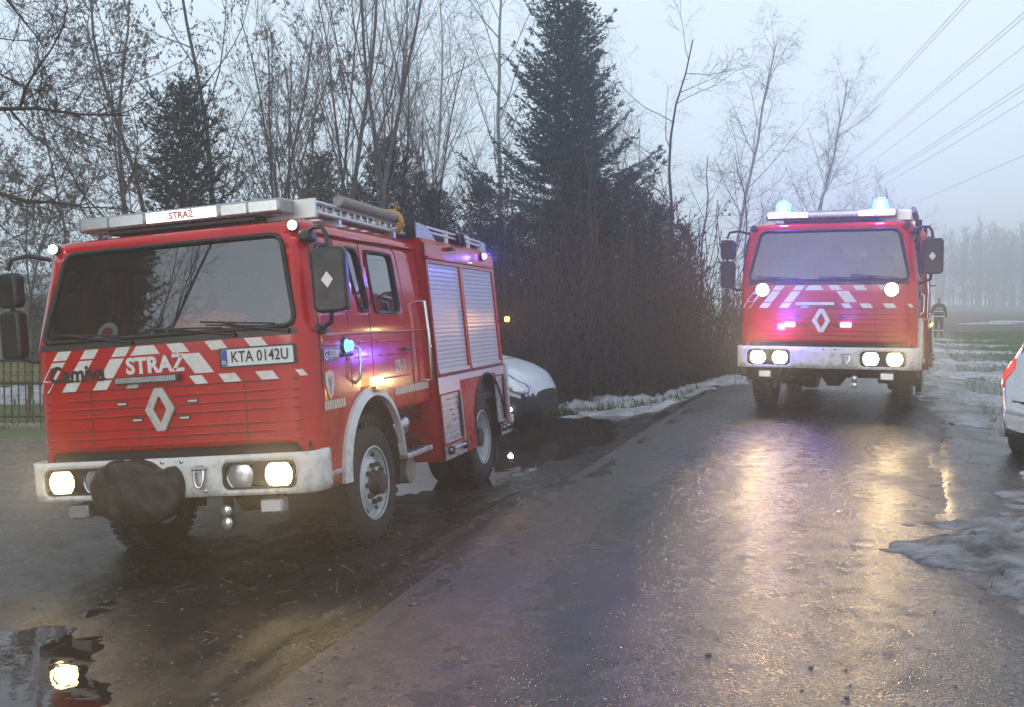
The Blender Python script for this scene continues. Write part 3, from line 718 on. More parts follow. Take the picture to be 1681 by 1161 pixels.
    MB().bx((-.3, -.55, .50), (-1.3, .55, .95)).build('gearbox', M['chassis'], root, bevel=.05)
    # engine bay and floor block the view through the cab bottom
    MB().bx((1.08, -1.0, .96), (-1.3, 1.0, 1.03)).build('cab_floor', M['chassis'], root)
    # --- wheels
    make_wheel(root, 0, 1.045, 1, steer=R(-2)); make_wheel(root, 0, 1.045, -1, steer=R(-2))
    for sg in (1, -1):
        make_wheel(root, -3.147, 1.075, sg, rear=True)
        t = MB(); t.lathe([(-.25, .275), (-.245, .31), (-.258, .38), (-.24, .45), (-.21, .475), (-.04, .475), (-.01, .45), (.01, .38), (-.003, .31), (-.008, .275)], (-3.147, sg * .80, .487), (0, sg, 0), 40)
        t.build('inner_tyre', M['tyre'], root, sm=35)
    # --- cab interior
    MB().bx((.98, -.98, 1.03), (.62, .98, 1.66)).build('dashboard', M['dash'], root, bevel=.06)
    sw = MB(); sw.tube([Vector((.52, .52, 1.72)) + Matrix.Rotation(R(-40), 3, 'Y') @ Vector((.22 * math.cos(a), .22 * math.sin(a), 0)) for a in [2 * math.pi * k / 24 for k in range(24)]], .016, 6, closed=True)
    sw.tube([(.52, .30, 1.72), (.52, .74, 1.72)], .014, 6); sw.tube([(.52, .52, 1.72), (.66, .52, 1.58)], .03, 8); sw.build('steering_wheel', M['dash'], root, sm=60)
    for v in (.52, -.05, -.58):
        s_ = MB().box((.05, v, 1.36), (.5, .46, .16)).build('seat', M['seat'], root, bevel=.05)
        MB().box((-.20, v, 1.75), (.14, .46, .70)).build('seat_back', M['seat'], s_, bevel=.05)
        MB().box((-.21, v, 2.16), (.10, .26, .16)).build('headrest', M['seat'], s_, bevel=.04)
    MB().bx((-1.05, -.95, 1.1), (-1.3, .95, 1.9)).build('rear_bench', M['seat'], root, bevel=.05)
    MB().bx((.84, .045, 1.76), (.90, -.045, 2.40)).build('window_pillar', M['dash'], root) if False else None
    return root

def engine_body(root):
    """equipment body behind the cab"""
    M = MATS
    u0, u1, w0, w1 = -1.375, -3.83, .46, 2.47
    def vs_(w): return 1.205 - .065 * (w - .46) / 2.0
    def BS(sg, off=0.0): return lambda u, w: Vector((u, sg * (vs_(w) + off), w))
    shut = [(-1.43, 1.26, -2.455, 2.29), (-2.545, 1.26, -3.745, 2.29)]
    lock = [(-1.42, .60, -2.03, 1.06), (-3.45, .60, -3.77, 1.12)]
    ac = (-3.03 + -.02, .62)
    arch = [(ac[0] + .60 * math.cos(R(a)), ac[1] + .56 * math.sin(R(a))) for a in range(-5, 186, 8)]
    archh = [(ac[0] + .60, .3)] + arch + [(ac[0] - .60, .3)]
    for sg in (1, -1):
        holes = [rrect(b, c0, a, c1, .015, 2) for a, c0, b, c1 in [(s[0], s[1], s[2], s[3]) for s in shut] + [(l[0], l[1], l[2], l[3]) for l in lock]]
        holes.append(archh)
        pan = cdt([(u1, w0), (u0, w0), (u0, w1), (u1, w1)], holes, .16, BS(sg), 'body_side', M['red'], root, thick=(-.04 if sg > 0 else .04))
        # inner liner behind the openings
        MB().bx((u0 - .03, sg * 1.06, .9), (u1 + .03, sg * 1.08, 2.4)).build('body_liner', M['black_plastic'], root)
        # roller shutters of single slats
        for (a, c0, b, c1) in shut:
            ns = 25; h = (c1 - c0) / ns
            if sg > 0:
                sb = MB(); L_ = (a - b) - .008
                sb.prism([(-.006, -h / 2 + .001), (.003, -h / 2 + .0015), (.0055, -.002), (.004, h / 2 - .004), (.001, h / 2 - .001), (-.006, h / 2 - .001)], -L_ / 2, L_ / 2, lambda p, q, d: Vector((d, p, q)))
                sme = sb.mesh('slat'); sme.materials.append(M['slat'])
                for k in range(ns):
                    w = c0 + h * (k + .5); o = link('slat', sme, None, root); o.location = ((a + b) / 2, vs_(w) - .022, w)
            else:
                cdt([(b, c0), (a, c0), (a, c1), (b, c1)], [], .3, BS(sg, -.02), 'shutter', M['slat'], root)
            # bottom bar of the shutter
            MB().bx((a - .01, sg * (vs_(c0) - .018), c0 - .002), (b + .01, sg * (vs_(c0) + .006), c0 + .03)).build('shutter_bar', M['aluminium'], root)
            MB().bx((a, sg * (vs_(c0) + .0), c0 - .022), (b, sg * (vs_(c0) + .012), c0 - .006)).build('shutter_sill', M['black_rubber'], root)
        # rain strip over the shutters
        MB().bx((u0 - .02, sg * (vs_(2.33) - .01), 2.325), (u1 + .05, sg * (vs_(2.33) + .022), 2.352)).build('rain_strip', M['red'], root, bevel=.005)
        # aluminium skin plates: band and lower corners
        def plate(loop, name='trim_plate', off=.003, mat='aluminium'):
            return MB().prism(loop, .001, off, lambda u, w, d: BS(sg, d)(u, w)).build(name, M[mat], root)
        plate([(u0 - .004, 1.075), (-2.05, 1.075), (-2.05, 1.225), (u0 - .004, 1.225)])
        plate([(-2.055, 1.165), (-3.42, 1.165), (-3.42, 1.225), (-2.055, 1.225)])
        plate([(-3.425, 1.135), (u1 + .004, 1.135), (u1 + .004, 1.225), (-3.425, 1.225)])
        plate([(u0 - .004, .465), (-2.05, .465), (-2.05, .585), (u0 - .004, .585)], off=.004)
        plate([(-3.44, .465), (u1 + .004, .465), (u1 + .004, .585), (-3.44, .585)], off=.004)
        plate([(-2.035, .59), (-2.065, .59), (-2.065, 1.07), (-2.035, 1.07)], off=.004)
        # locker doors: ribbed aluminium
        for (a, c0, b, c1) in lock:
            d = MB().prism(rrect(b + .006, c0 + .006, a - .006, c1 - .006, .01, 2), -.03, -.012, lambda u, w, dd: BS(sg, dd)(u, w)).build('locker_door', M['aluminium'], root)
            for k in range(1, 9):
                w = c0 + (c1 - c0) * k / 9; MB().bx((a - .02, sg * (vs_(w) - .013), w - .004), (b + .02, sg * (vs_(w) - .008), w + .004)).build('door_rib', M['steel'], d)
            MB().bx((b + .055, sg * (vs_(.8) - .012), c0 + .02), (b + .035, sg * (vs_(.8) + .006), c1 - .02)).build('door_edge', M['black_rubber'], d)
        # fold-down step rails with rubber buffers
        for a, b in ((-1.45, -2.03), (-3.46, -3.80)):
            rl = MB(); rl.tube([(a, sg * 1.235, .555), (b, sg * 1.235, .555)], .016, 8); r_ = rl.build('step_rail', M['aluminium'], root, sm=60)
            for u in (a - .05, b + .07): MB().box((u, sg * 1.23, .545), (.07, .05, .075)).build('rail_buffer', M['black_rubber'], r_, bevel=.01)
        # arch edge and dark wheel well
        MB().tube([BS(sg, .004)(u, w) for u, w in arch], .012, 6).build('arch_edge', M['black_rubber'], root, sm=60)
        vs = []; fs = []
        ar = [(ac[0] + .60 * math.cos(R(a)), ac[1] + .56 * math.sin(R(a))) for a in range(-20, 201, 10)]
        for (u, w) in ar: vs += [(u, sg * 1.17, w), (u, sg * .5, w)]
        for k in range(len(ar) - 1): fs.append((2 * k, 2 * k + 1, 2 * k + 3, 2 * k + 2))
        fs.append(tuple(2 * k + 1 for k in range(len(ar))))
        MB().add(vs, fs).build('arch_liner', M['chassis'], root, sm=40)
        # corner posts at the back in bright metal
        MB().bx((u1 + .02, sg * 1.16, .46), (u1 - .03, sg * 1.222, 1.25)).build('corner_post', M['aluminium'], root, bevel=.008)
        MB().bx((u1 + .0, sg * 1.12, .56), (u1 - .10, sg * 1.24, .66)).build('rear_corner_step', M['white_paint'], root, bevel=.02)
        # underside
    fr = [(-vs_(w0), w0), (vs_(w0), w0), (vs_(w1), w1), (1.10, w1 + .05), (-1.10, w1 + .05), (-vs_(w1), w1)]
    MB().prism(fr, u0 + .0, u0 - .03, lambda a, b, d: Vector((d, a, b))).build('body_front_wall', M['red'], root)
    MB().prism(fr, u1 + .03, u1, lambda a, b, d: Vector((d, a, b))).build('body_rear_wall', M['red'], root)
    MB().bx((u0 - .03, -1.12, .9), (u1 + .03, 1.12, .96)).build('body_floor', M['chassis'], root)
    rt = [(-vs_(w1) - .001, w1), (-1.10, w1 + .05), (1.10, w1 + .05), (vs_(w1) + .001, w1), (1.08, w1 - .02), (-1.08, w1 - .02)]
    MB().prism(rt, u0 + .003, u1 - .003, lambda a, b, d: Vector((d, a, b))).build('body_roof', M['red'], root)
    # roof gallery: front side plate, rear plate, rails, posts
    for sg in (1, -1):
        MB().prism([(u0 + .01, 2.52), (u0 - .62, 2.52), (u0 - .45, 2.60), (u0 - .32, 2.655), (u0 + .01, 2.67)], sg * 1.04, sg * 1.07, lambda u, w, d: Vector((u, d, w))).build('gallery_plate', M['lightbar_grey'], root)
        MB().prism([(u1 + .26, 2.52), (u1, 2.52), (u1, 2.62), (u1 + .20, 2.635)], sg * 1.04, sg * 1.07, lambda u, w, d: Vector((u, d, w))).build('gallery_plate', M['lightbar_grey'], root)
        for w in (2.585, 2.628): MB().tube([(u0 - .34, sg * 1.055, w + .02), (u1 + .2, sg * 1.055, w)], .013, 8).build('gallery_rail', M['ladder'], root, sm=60)
        for u in (-2.35, -3.15): MB().bx((u, sg * 1.04, 2.51), (u - .035, sg * 1.07, 2.655)).build('gallery_post', M['ladder'], root)
    MB().bx((u0 + .02, -1.04, 2.52), (u0 - .015, 1.075, 2.68)).build('gallery_front_board', M['black_plastic'], root)
    # roof cargo: grey box, coil of hose, lamps
    MB().bx((-2.9, .5, 2.53), (-3.3, .9, 2.66)).build('roof_box', M['chassis'], root, bevel=.02)
    MB().bx((-1.9, .62, 2.53), (-2.3, .98, 2.62)).build('roof_box', M['black_plastic'], root, bevel=.02)
    fl = MB(); fl.box((-2.72, 1.02, 2.60), (.06, .16, .13), Matrix.Rotation(.5, 3, 'Y')); fl.build('floodlight', M['black_plastic'], root, bevel=.015)
    fl = MB(); fl.box((-2.82, 1.04, 2.60), (.06, .16, .13), Matrix.Rotation(.5, 3, 'Y')); fl.build('floodlight', M['black_plastic'], root, bevel=.015)
    MB().box((-2.15, 1.17, 2.455), (.12, .06, .035)).build('side_lamp', M['lamp_dark'], root, bevel=.008)
    # blue lamp at the rear top corner
    MB().lathe([(0, .034), (.02, .036), (.045, .03), (.058, .012)], (-3.33, 1.155, 2.44), (0, 1, .1), 18).build('blue_rear_flasher', M['blue_violet'], root, sm=50)
    MB().lathe([(-.02, .05), (.01, .05), (.016, .036)], (-3.33, 1.15, 2.44), (0, 1, .1), 18).build('flasher_base', M['black_plastic'], root, sm=40)
    # orange outline lamp on a stalk at the rear corner
    MB().tube([(u1 - .01, 1.16, 1.74), (u1 - .03, 1.24, 1.745)], .012, 6).build('outline_lamp_stalk', M['black_rubber'], root)
    MB().lathe([(-.03, .015), (-.02, .03), (.02, .03), (.03, .015)], (u1 - .03, 1.255, 1.745), (0, 0, 1), 14).build('outline_lamp', M['marker_orange'], root, sm=50)
    # ladder on the cab roof, suction hoses, rope
    la = MB()
    for v in (.60, .98):
        for w in (2.56, 2.635): la.tube([(.62, v, w + .02), (u0 + .05, v, w)], .016, 6)
        for k in range(14): la.box((.55 - k * .14, v, 2.60), (.016, .008, .06))
    ld = la.build('ladder', M['ladder'], root)
    for k in range(7): MB().tube([(.5 - k * .28, .60, 2.60), (.5 - k * .28, .98, 2.60)], .014, 6).build('ladder_rung', M['ladder'], ld)
    MB().bx((.615, .585, 2.535), (.645, 1.0, 2.68)).build('ladder_end', M['ladder'], ld, bevel=.008)
    for (v, z, ua, ub) in ((1.0, 2.70, .22, -1.10), (.90, 2.60, .42, -1.12)):
        hs_ = MB(); hs_.tube([(ua, v, z), (ub, v, z - .02)], .042, 14)
        for k in range(26): hs_.tube([(ua - .03 - (ua - ub - .06) * k / 25, v, z - .02 * k / 25), (ua - .042 - (ua - ub - .06) * k / 25, v, z - .02 * k / 25)], .0455, 12)
        h_ = hs_.build('suction_hose', M['hose'], root, sm=40)
    rp = MB()
    for k in range(4): rp.tube([Vector((-1.02 - .025 * k, .95 + .105 * math.cos(a), 2.645 + .105 * math.sin(a))) for a in [2 * math.pi * j / 14 for j in range(14)]], .013, 5, closed=True)
    rp.tube([(-1.05, 1.0, 2.745), (-1.03, 1.03, 2.79), (-1.06, 1.05, 2.76)], .01, 5); rp.build('rope_lashing', M['rope'], root, sm=60)
    for u in (.3, -.9):
        MB().bx((u, .55, 2.49), (u - .05, 1.03, 2.545)).build('ladder_carrier', M['steel'], root)
    # rear tail lamps (other camera positions)
    for sg in (1, -1): MB().bx((u1 - .002, sg * 1.0, .95), (u1 - .03, sg * 1.15, 1.2)).build('tail_lamp', M['sign_red'], root)
    return root

FE = engine_body(make_engine())
_yaw, _roll, _pit = .238, .0767, .0108
_F = -Vector((math.sin(_yaw), math.cos(_yaw), 0)); _L = Vector((math.cos(_yaw), -math.sin(_yaw), 0)); _Z = Vector((0, 0, 1))
_L2 = _L * math.cos(_roll) + _Z * math.sin(_roll); _Z2 = _Z * math.cos(_roll) - _L * math.sin(_roll)
_F3 = _F * math.cos(_pit) + _Z2 * math.sin(_pit); _Z3 = _Z2 * math.cos(_pit) - _F * math.sin(_pit)
_m = Matrix((_F3, _L2, _Z3)).transposed().to_4x4(); _m.translation = Vector((-2.0607, 8.5013, CAM_H - 2.0023))
FE_M = _m
# second engine on the road: same make, no cloth, lettering or plate that the photograph shows only on the first
FE2 = copy_tree(FE, None, skip=('winch_cover', 'lettering', 'licence_plate', 'plate_holder', 'badge_letter_block', 'fleet_number', 'model_badge', 'badge_lettering', 'badge_block', 'crest', 'turn_signal', 'outline_lamp', 'lit_panel', 'rope_lashing', 'marker_lamp', 'blue_side_flasher'))
FE.matrix_world = FE_M
tag(FE, 'red fire engine with STRAŻ chevrons and white bumper, parked on the muddy verge', 'fire engine', 'fire engines with headlights on')
_y2 = math.atan((1560 - 840) / FPX)
_s2 = 1.09
_c2 = at(1352, 690, 14.75)
_F2 = -Vector((math.sin(_y2), math.cos(_y2), 0)); _o2 = Vector((_c2.x, _c2.y, .0)) - _F2 * 1.25 * _s2
FE2.location = (_o2.x, _o2.y, z_road(_o2.x, _o2.y) + .005); FE2.rotation_euler = (0, 0, math.atan2(_F2.y, _F2.x)); FE2.scale = (_s2,) * 3
tag(FE2, 'fire engine in the mist on the wet road, headlights and blue lights glowing', 'fire engine', 'fire engines with headlights on')
for ch in FE2.children:
    if ch.name.startswith('headlight') and not ch.name.startswith('headlight_ring'): 
        ch.data = ch.data.copy(); ch.data.materials.clear(); ch.data.materials.append(MATS['headlight2'])

WARM = (1.0, .70, .33)
# lit lamps of the first engine
for sg in (1, -1):
    spot('headlight_halo_spot', FE, (1.31, sg * .85, .75), (1, .56, .20), 400, WARM, 40, 1.0, .06)  # extra spot per headlight, aimed sideways and up for a halo in the fog
    spot('headlight_dipped_beam', FE, (1.31, sg * .85, .75), (1, 0, -.10), 26, WARM, 120, 1.0, .07)
    spot('marker_lamp_light', FE, (1.06, sg * .97, 2.455), (1, .55, .0), 12, (.85, 1, .95), 80, 1.0, .03)
spot('blue_side_light', FE, (.60, HW + .12, 1.585), (1, .55, .0), 40, (.10, .22, 1.0), 60, 1.0, .03)
point('blue_side_spill', FE, (.56, HW + .16, 1.585), .16, (.12, .16, 1.0), .04)
spot('turn_signal_light', FE, (.10, HW + .13, 1.30), (1, .55, .0), 60, (1.0, .55, .15), 60, 1.0, .04)
point('turn_signal_spill', FE, (.06, HW + .17, 1.30), .09, (1.0, .55, .15), .05)
spot('blue_rear_light', FE, (-3.30, 1.24, 2.45), (1, .30, -.05), 110, (.12, .09, 1.0), 60, 1.0, .03)
point('blue_rear_spill', FE, (-3.33, 1.30, 2.45), .45, (.12, .09, 1.0), .03)
spot('outline_lamp_light', FE, (-3.84, 1.30, 1.745), (1, .30, -.02), 25, (1.0, .42, .08), 60, 1.0, .02)
point('outline_lamp_spill', FE, (-3.95, 1.33, 1.745), .8, (1.0, .42, .08), .03)
# lit lamps of the second engine
_cl = lambda u, v, w: (Vector((1, 0, .16)))
for sg in (1, -1):
    spot('headlight_halo_spot', FE2, (1.31, sg * .85, .75), (1, .20, .22), 800, WARM, 36, 1.0, .08)  # added to the dipped beam, raised so the haze glows around the lamp
    spot('headlight_dipped_beam', FE2, (1.31, sg * .85, .75), (1, .22, -.02), 105, WARM, 48, 1.0, .08)
    MB().lathe([(-.04, .05), (-.01, .075), (.0, .085), (.008, .08), (.014, .04)], FR(.07)(sg * .80, 1.63), (1, 0, 0), 24).build('auxiliary_lamp', MATS['headlight2'], FE2, sm=50)
    MB().lathe([(-.05, .03), (-.045, .07), (-.01, .09), (.004, .092), (.006, .086)], FR(.07)(sg * .80, 1.63), (1, 0, 0), 24).build('lamp_shell', MATS['black_plastic'], FE2, sm=50)
    spot('auxiliary_beam', FE2, (1.34, sg * .80, 1.63), (1, .22, -.12), 135, WARM, 46, 1.0, .07)
for v, w in ((-.45, 1.18), (.25, 1.18)):
    MB().prism(rrect(-.07, -.035, .07, .035, .02), .0, .05, lambda a, b, d: FR(d)(v + a, w + b)).build('grille_flasher', MATS['blue_violet'], FE2, bevel=.01)
spot('grille_flasher_light', FE2, (1.28, -.45, 1.18), (1, .20, .36), 2200, (.16, .10, 1.0), 42, 1.0, .05)
spot('grille_flasher_light', FE2, (1.28, .25, 1.18), (1, .20, .36), 700, (.16, .10, 1.0), 42, 1.0, .05)
point('grille_flasher_spill', FE2, (1.40, -.60, 1.15), 44, (.15, .10, 1.0), .06)
for v in (-.62, .62):
    MB().lathe([(0, .09), (.03, .10), (.12, .085), (.15, .04)], (.72, v, 2.68), (0, 0, 1), 20).build('beacon', MATS['blue_flash'], FE2, sm=50)
    point('beacon_light', FE2, (.90, v, 2.75), 70, (.12, .12, 1.0), .06)
for k in range(4):
    MB().lathe([(0, .02), (.012, .02), (.018, .008)], (-1.8 - .55 * k, 1.205, 1.11), (0, 1, 0), 12).build('side_marker', MATS['marker_orange'], FE2, sm=50)

# things lying behind the windscreen of the first engine
def in_cab(name, parts, label, cat, group=None):
    r = empty(name); r.matrix_world = FE_M
    for nm, mb, mt in parts: mb.build(nm, MATS[mt], r, sm=40)
    tag(r, label, cat, group); return r
pd = [('paddle_face', MB().lathe([(0, .085), (.008, .085), (.009, .08)], (.93, -.60, 1.80), (1, 0, .35), 28), 'paper'),
      ('paddle_centre', MB().lathe([(.009, .048), (.012, .048), (.013, .044)], (.933, -.60, 1.80), (1, 0, .35), 24), 'sign_red'),
      ('paddle_handle', MB().tube([(.93, -.60, 1.80), (.93, -.80, 1.745)], .014, 8), 'paper')]
in_cab('traffic_paddle', pd, 'round white traffic paddle with red centre leaning behind the windscreen', 'paddle')
gl = MB(); random.seed(8)
for k in range(5):
    y0 = -.92 + .05 * k; z0 = 1.70 + .012 * (k % 3)
    gl.tube([(.90, y0, z0), (.92, y0 + .11, z0 + .02 * math.sin(k)), (.90, y0 + .20, z0 + .015)], [.022, .026, .014], 8)
gl.box((.90, -.86, 1.715), (.10, .16, .03), Matrix.Rotation(.3, 3, 'X'))
in_cab('work_gloves', [('gloves', gl, 'paper')], 'pale work gloves lying on the dashboard beside the traffic paddle', 'gloves')
jk = MB(); vs = []; fs = []
for j in range(12):
    for i in range(20):
        th = 2 * math.pi * i / 20; ph = math.pi * (j + .5) / 12
        n_ = 1 + .25 * fbm(math.cos(th) * 2, math.sin(th) * 2, ph * 2, 3)
        vs.append((.45 + .10 * math.sin(ph) * math.cos(th) * n_, -.02 + .34 * math.cos(ph) * n_, 1.80 + .13 * math.sin(ph) * math.sin(th) * n_))
for j in range(11):
    for i in range(20): fs.append((j * 20 + i, j * 20 + (i + 1) % 20, (j + 1) * 20 + (i + 1) % 20, (j + 1) * 20 + i))
in_cab('orange_jacket', [('jacket_folds', jk.add(vs, fs), 'orange_cloth')], 'crumpled orange jacket heaped between the cab seats', 'jacket')

# ------------------------------------------------------------------ ground, road, puddles, snow
def ground_material():
    m = bpy.data.materials.new('wet_ground'); m.use_nodes = True; nt = m.node_tree; b = nt.nodes['Principled BSDF']; L = nt.links.new
    tc = nd(nt, 'ShaderNodeTexCoord'); at_ = nd(nt, 'ShaderNodeVertexColor'); at_.layer_name = 'cover'
    def nz(scale, detail=6, rough=.6):
        n = nd(nt, 'ShaderNodeTexNoise'); n.inputs['Scale'].default_value = scale; n.inputs['Detail'].default_value = detail; n.inputs['Roughness'].default_value = rough
        L(tc.outputs['Object'], n.inputs['Vector']); return n
    def ramp(src, stops):
        r = nd(nt, 'ShaderNodeValToRGB'); e = r.color_ramp.elements
        while len(e) < len(stops): e.new(.5)
        for k, (p, c) in enumerate(stops): e[k].position = p; e[k].color = (*c, 1)
        L(src, r.inputs['Fac']); return r.outputs['Color']
    n1, n2, n3 = nz(1.3), nz(9, 8, .7), nz(45, 4)
    mud = ramp(n2.outputs['Fac'], [(.3, (.013, .009, .007)), (.55, (.030, .021, .016)), (.8, (.058, .042, .033))])
    grass = ramp(n2.outputs['Fac'], [(.25, (.030, .058, .016)), (.5, (.052, .098, .026)), (.75, (.10, .12, .05))])
    field = ramp(n1.outputs['Fac'], [(.3, (.075, .058, .042)), (.7, (.115, .092, .066))])
    sp = nd(nt, 'ShaderNodeSeparateColor'); L(at_.outputs['Color'], sp.inputs[0])
    def mixc(f, a, c):
        x = nd(nt, 'ShaderNodeMixRGB'); L(f, x.inputs[0]); L(a, x.inputs[1]); L(c, x.inputs[2]); return x.outputs[0]
    def soft(src, nzs, amt):
        a = nd(nt, 'ShaderNodeMath', operation='MULTIPLY_ADD'); L(nzs, a.inputs[0]); a.inputs[1].default_value = amt; 
        s_ = nd(nt, 'ShaderNodeMath', operation='ADD'); s_.inputs[1].default_value = -amt * .5; L(src, s_.inputs[0]); L(s_.outputs[0], a.inputs[2])
        r = nd(nt, 'ShaderNodeMapRange'); r.inputs['From Min'].default_value = .35; r.inputs['From Max'].default_value = .65; L(a.outputs[0], r.inputs['Value']); return r.outputs['Result']
    g1 = soft(sp.outputs[0], n2.outputs['Fac'], .7); g2 = soft(sp.outputs[1], n1.outputs['Fac'], .5)
    c = mixc(g1, mud, grass); c = mixc(g2, c, field); L(c, b.inputs['Base Color'])
    # wetness: roughness low where water films lie
    wr = nd(nt, 'ShaderNodeMapRange'); wr.inputs['From Min'].default_value = .36; wr.inputs['From Max'].default_value = .62; wr.inputs['To Min'].default_value = .07; wr.inputs['To Max'].default_value = .40
    L(n1.outputs['Fac'], wr.inputs['Value'])
    rm = nd(nt, 'ShaderNodeMixRGB'); L(g1, rm.inputs[0]); L(wr.outputs['Result'], rm.inputs[1]); rm.inputs[2].default_value = (.85, .85, .85, 1)
    rm2 = nd(nt, 'ShaderNodeMixRGB'); L(g2, rm2.inputs[0]); L(rm.outputs[0], rm2.inputs[1]); rm2.inputs[2].default_value = (.9, .9, .9, 1)
    L(rm2.outputs[0], b.inputs['Roughness'])
    add = nd(nt, 'ShaderNodeMath', operation='MULTIPLY_ADD'); L(n3.outputs['Fac'], add.inputs[0]); add.inputs[1].default_value = .45; L(n2.outputs['Fac'], add.inputs[2])
    n4 = nz(150, 3); ad2 = nd(nt, 'ShaderNodeMath', operation='MULTIPLY_ADD'); L(n4.outputs['Fac'], ad2.inputs[0]); ad2.inputs[1].default_value = .22; L(add.outputs[0], ad2.inputs[2]); add = ad2
    bp = nd(nt, 'ShaderNodeBump'); bp.inputs['Strength'].default_value = .6; bp.inputs['Distance'].default_value = .020
    L(add.outputs[0], bp.inputs['Height']); L(bp.outputs['Normal'], b.inputs['Normal'])
    b.inputs['Specular IOR Level'].default_value = .38
    return m
def road_material():
    m = bpy.data.materials.new('wet_asphalt'); m.use_nodes = True; nt = m.node_tree; b = nt.nodes['Principled BSDF']; L = nt.links.new
    tc = nd(nt, 'ShaderNodeTexCoord')
    def nz(scale, detail=5, rough=.6):
        n = nd(nt, 'ShaderNodeTexNoise'); n.inputs['Scale'].default_value = scale; n.inputs['Detail'].default_value = detail; n.inputs['Roughness'].default_value = rough
        L(tc.outputs['Object'], n.inputs['Vector']); return n
    n1, n2 = nz(.9), nz(6, 7, .7)
    vo = nd(nt, 'ShaderNodeTexVoronoi'); vo.inputs['Scale'].default_value = 95; L(tc.outputs['Object'], vo.inputs['Vector'])
    vo2 = nd(nt, 'ShaderNodeTexVoronoi'); vo2.inputs['Scale'].default_value = 38; L(tc.outputs['Object'], vo2.inputs['Vector'])
    cr = nd(nt, 'ShaderNodeValToRGB'); e = cr.color_ramp.elements; e[0].position = .3; e[0].color = (.020, .019, .020, 1); e[1].position = .75; e[1].color = (.052, .047, .046, 1)
    L(n2.outputs['Fac'], cr.inputs['Fac'])
    mx = nd(nt, 'ShaderNodeMixRGB', blend_type='MULTIPLY'); mx.inputs[0].default_value = .5; L(cr.outputs[0], mx.inputs[1]); L(vo.outputs['Color'], mx.inputs[2])
    # mud film brought onto the road
    mf = nd(nt, 'ShaderNodeMapRange'); mf.inputs['From Min'].default_value = .52; mf.inputs['From Max'].default_value = .68; mf.inputs['To Max'].default_value = .6; L(n1.outputs['Fac'], mf.inputs['Value'])
    m2 = nd(nt, 'ShaderNodeMixRGB'); L(mf.outputs['Result'], m2.inputs[0]); L(mx.outputs[0], m2.inputs[1]); m2.inputs[2].default_value = (.045, .036, .030, 1)
    # mud dragged along the edges and between the wheel tracks
    va = nd(nt, 'ShaderNodeVertexColor'); va.layer_name = 'wear'; sc_ = nd(nt, 'ShaderNodeSeparateColor'); L(va.outputs['Color'], sc_.inputs[0])
    n5 = nz(14, 8, .75); e1 = nd(nt, 'ShaderNodeMath', operation='ADD'); L(sc_.outputs[0], e1.inputs[0]); L(n5.outputs['Fac'], e1.inputs[1])
    e2 = nd(nt, 'ShaderNodeMapRange'); e2.inputs['From Min'].default_value = .78; e2.inputs['From Max'].default_value = 1.02; e2.inputs['To Max'].default_value = .92; L(e1.outputs[0], e2.inputs['Value'])
    m3 = nd(nt, 'ShaderNodeMixRGB'); L(e2.outputs['Result'], m3.inputs[0]); L(m2.outputs[0], m3.inputs[1]); m3.inputs[2].default_value = (.028, .020, .016, 1)
    L(m3.outputs[0], b.inputs['Base Color'])
    rr = nd(nt, 'ShaderNodeMapRange'); rr.inputs['From Min'].default_value = .32; rr.inputs['From Max'].default_value = .66; rr.inputs['To Min'].default_value = .13; rr.inputs['To Max'].default_value = .34
    L(n2.outputs['Fac'], rr.inputs['Value']); 
    r2 = nd(nt, 'ShaderNodeMath', operation='MULTIPLY_ADD'); L(e2.outputs['Result'], r2.inputs[0]); r2.inputs[1].default_value = .28; L(rr.outputs['Result'], r2.inputs[2])
    r3 = nd(nt, 'ShaderNodeMath', operation='MULTIPLY_ADD'); L(sc_.outputs[1], r3.inputs[0]); r3.inputs[1].default_value = -.07; L(r2.outputs[0], r3.inputs[2]); L(r3.outputs[0], b.inputs['Roughness'])
    a1 = nd(nt, 'ShaderNodeMath', operation='MULTIPLY_ADD'); L(vo.outputs['Distance'], a1.inputs[0]); a1.inputs[1].default_value = 1.0
    a2 = nd(nt, 'ShaderNodeMath', operation='MULTIPLY_ADD'); L(vo2.outputs['Distance'], a2.inputs[0]); a2.inputs[1].default_value = .5
    a3 = nd(nt, 'ShaderNodeMath', operation='MULTIPLY'); L(n2.outputs['Fac'], a3.inputs[0]); a3.inputs[1].default_value = .8; L(a3.outputs[0], a2.inputs[2]); L(a2.outputs[0], a1.inputs[2])
    bp = nd(nt, 'ShaderNodeBump'); bp.inputs['Strength'].default_value = .8; bp.inputs['Distance'].default_value = .0058
    L(a1.outputs[0], bp.inputs['Height']); L(bp.outputs['Normal'], b.inputs['Normal'])
    b.inputs['Specular IOR Level'].default_value = .6
    return m
def axis_lines(spec):
    out = [spec[0][0]]
    for a, b, st in spec:
        k = max(1, round((b - a) / st)); out += [a + (b - a) * (i + 1) / k for i in range(k)]
    return out
ys = axis_lines([(-30, 2, 2), (2, 4, .3), (4, 13, .055), (13, 19, .1), (19, 30, .4), (30, 70, 2), (70, 420, 25)])
xs = axis_lines([(-220, -20, 20), (-20, -6, 1), (-6, -4, .3), (-4, 5, .055), (5, 8, .12), (8, 26, .6), (26, 60, 4), (60, 260, 20)])
gv = []; gc = []
for y in ys:
    for x in xs:
        gv.append((x, y, z_ground(x, y))); dr = x - xr(y); dl = xl(y) - x
        gr = 0.0; fd = 0.0
        if dr > 0: gr = sst(.8, 3.2, dr) * sst(12, 20, y + dr) if y > 9 else .0; fd = sst(46, 62, y)
        if dl > 0: gr = .8 * sst(5.5, 8, dl) * sst(14.5, 17, y); fd = 0
        gc += [gr, fd, 0, 1]
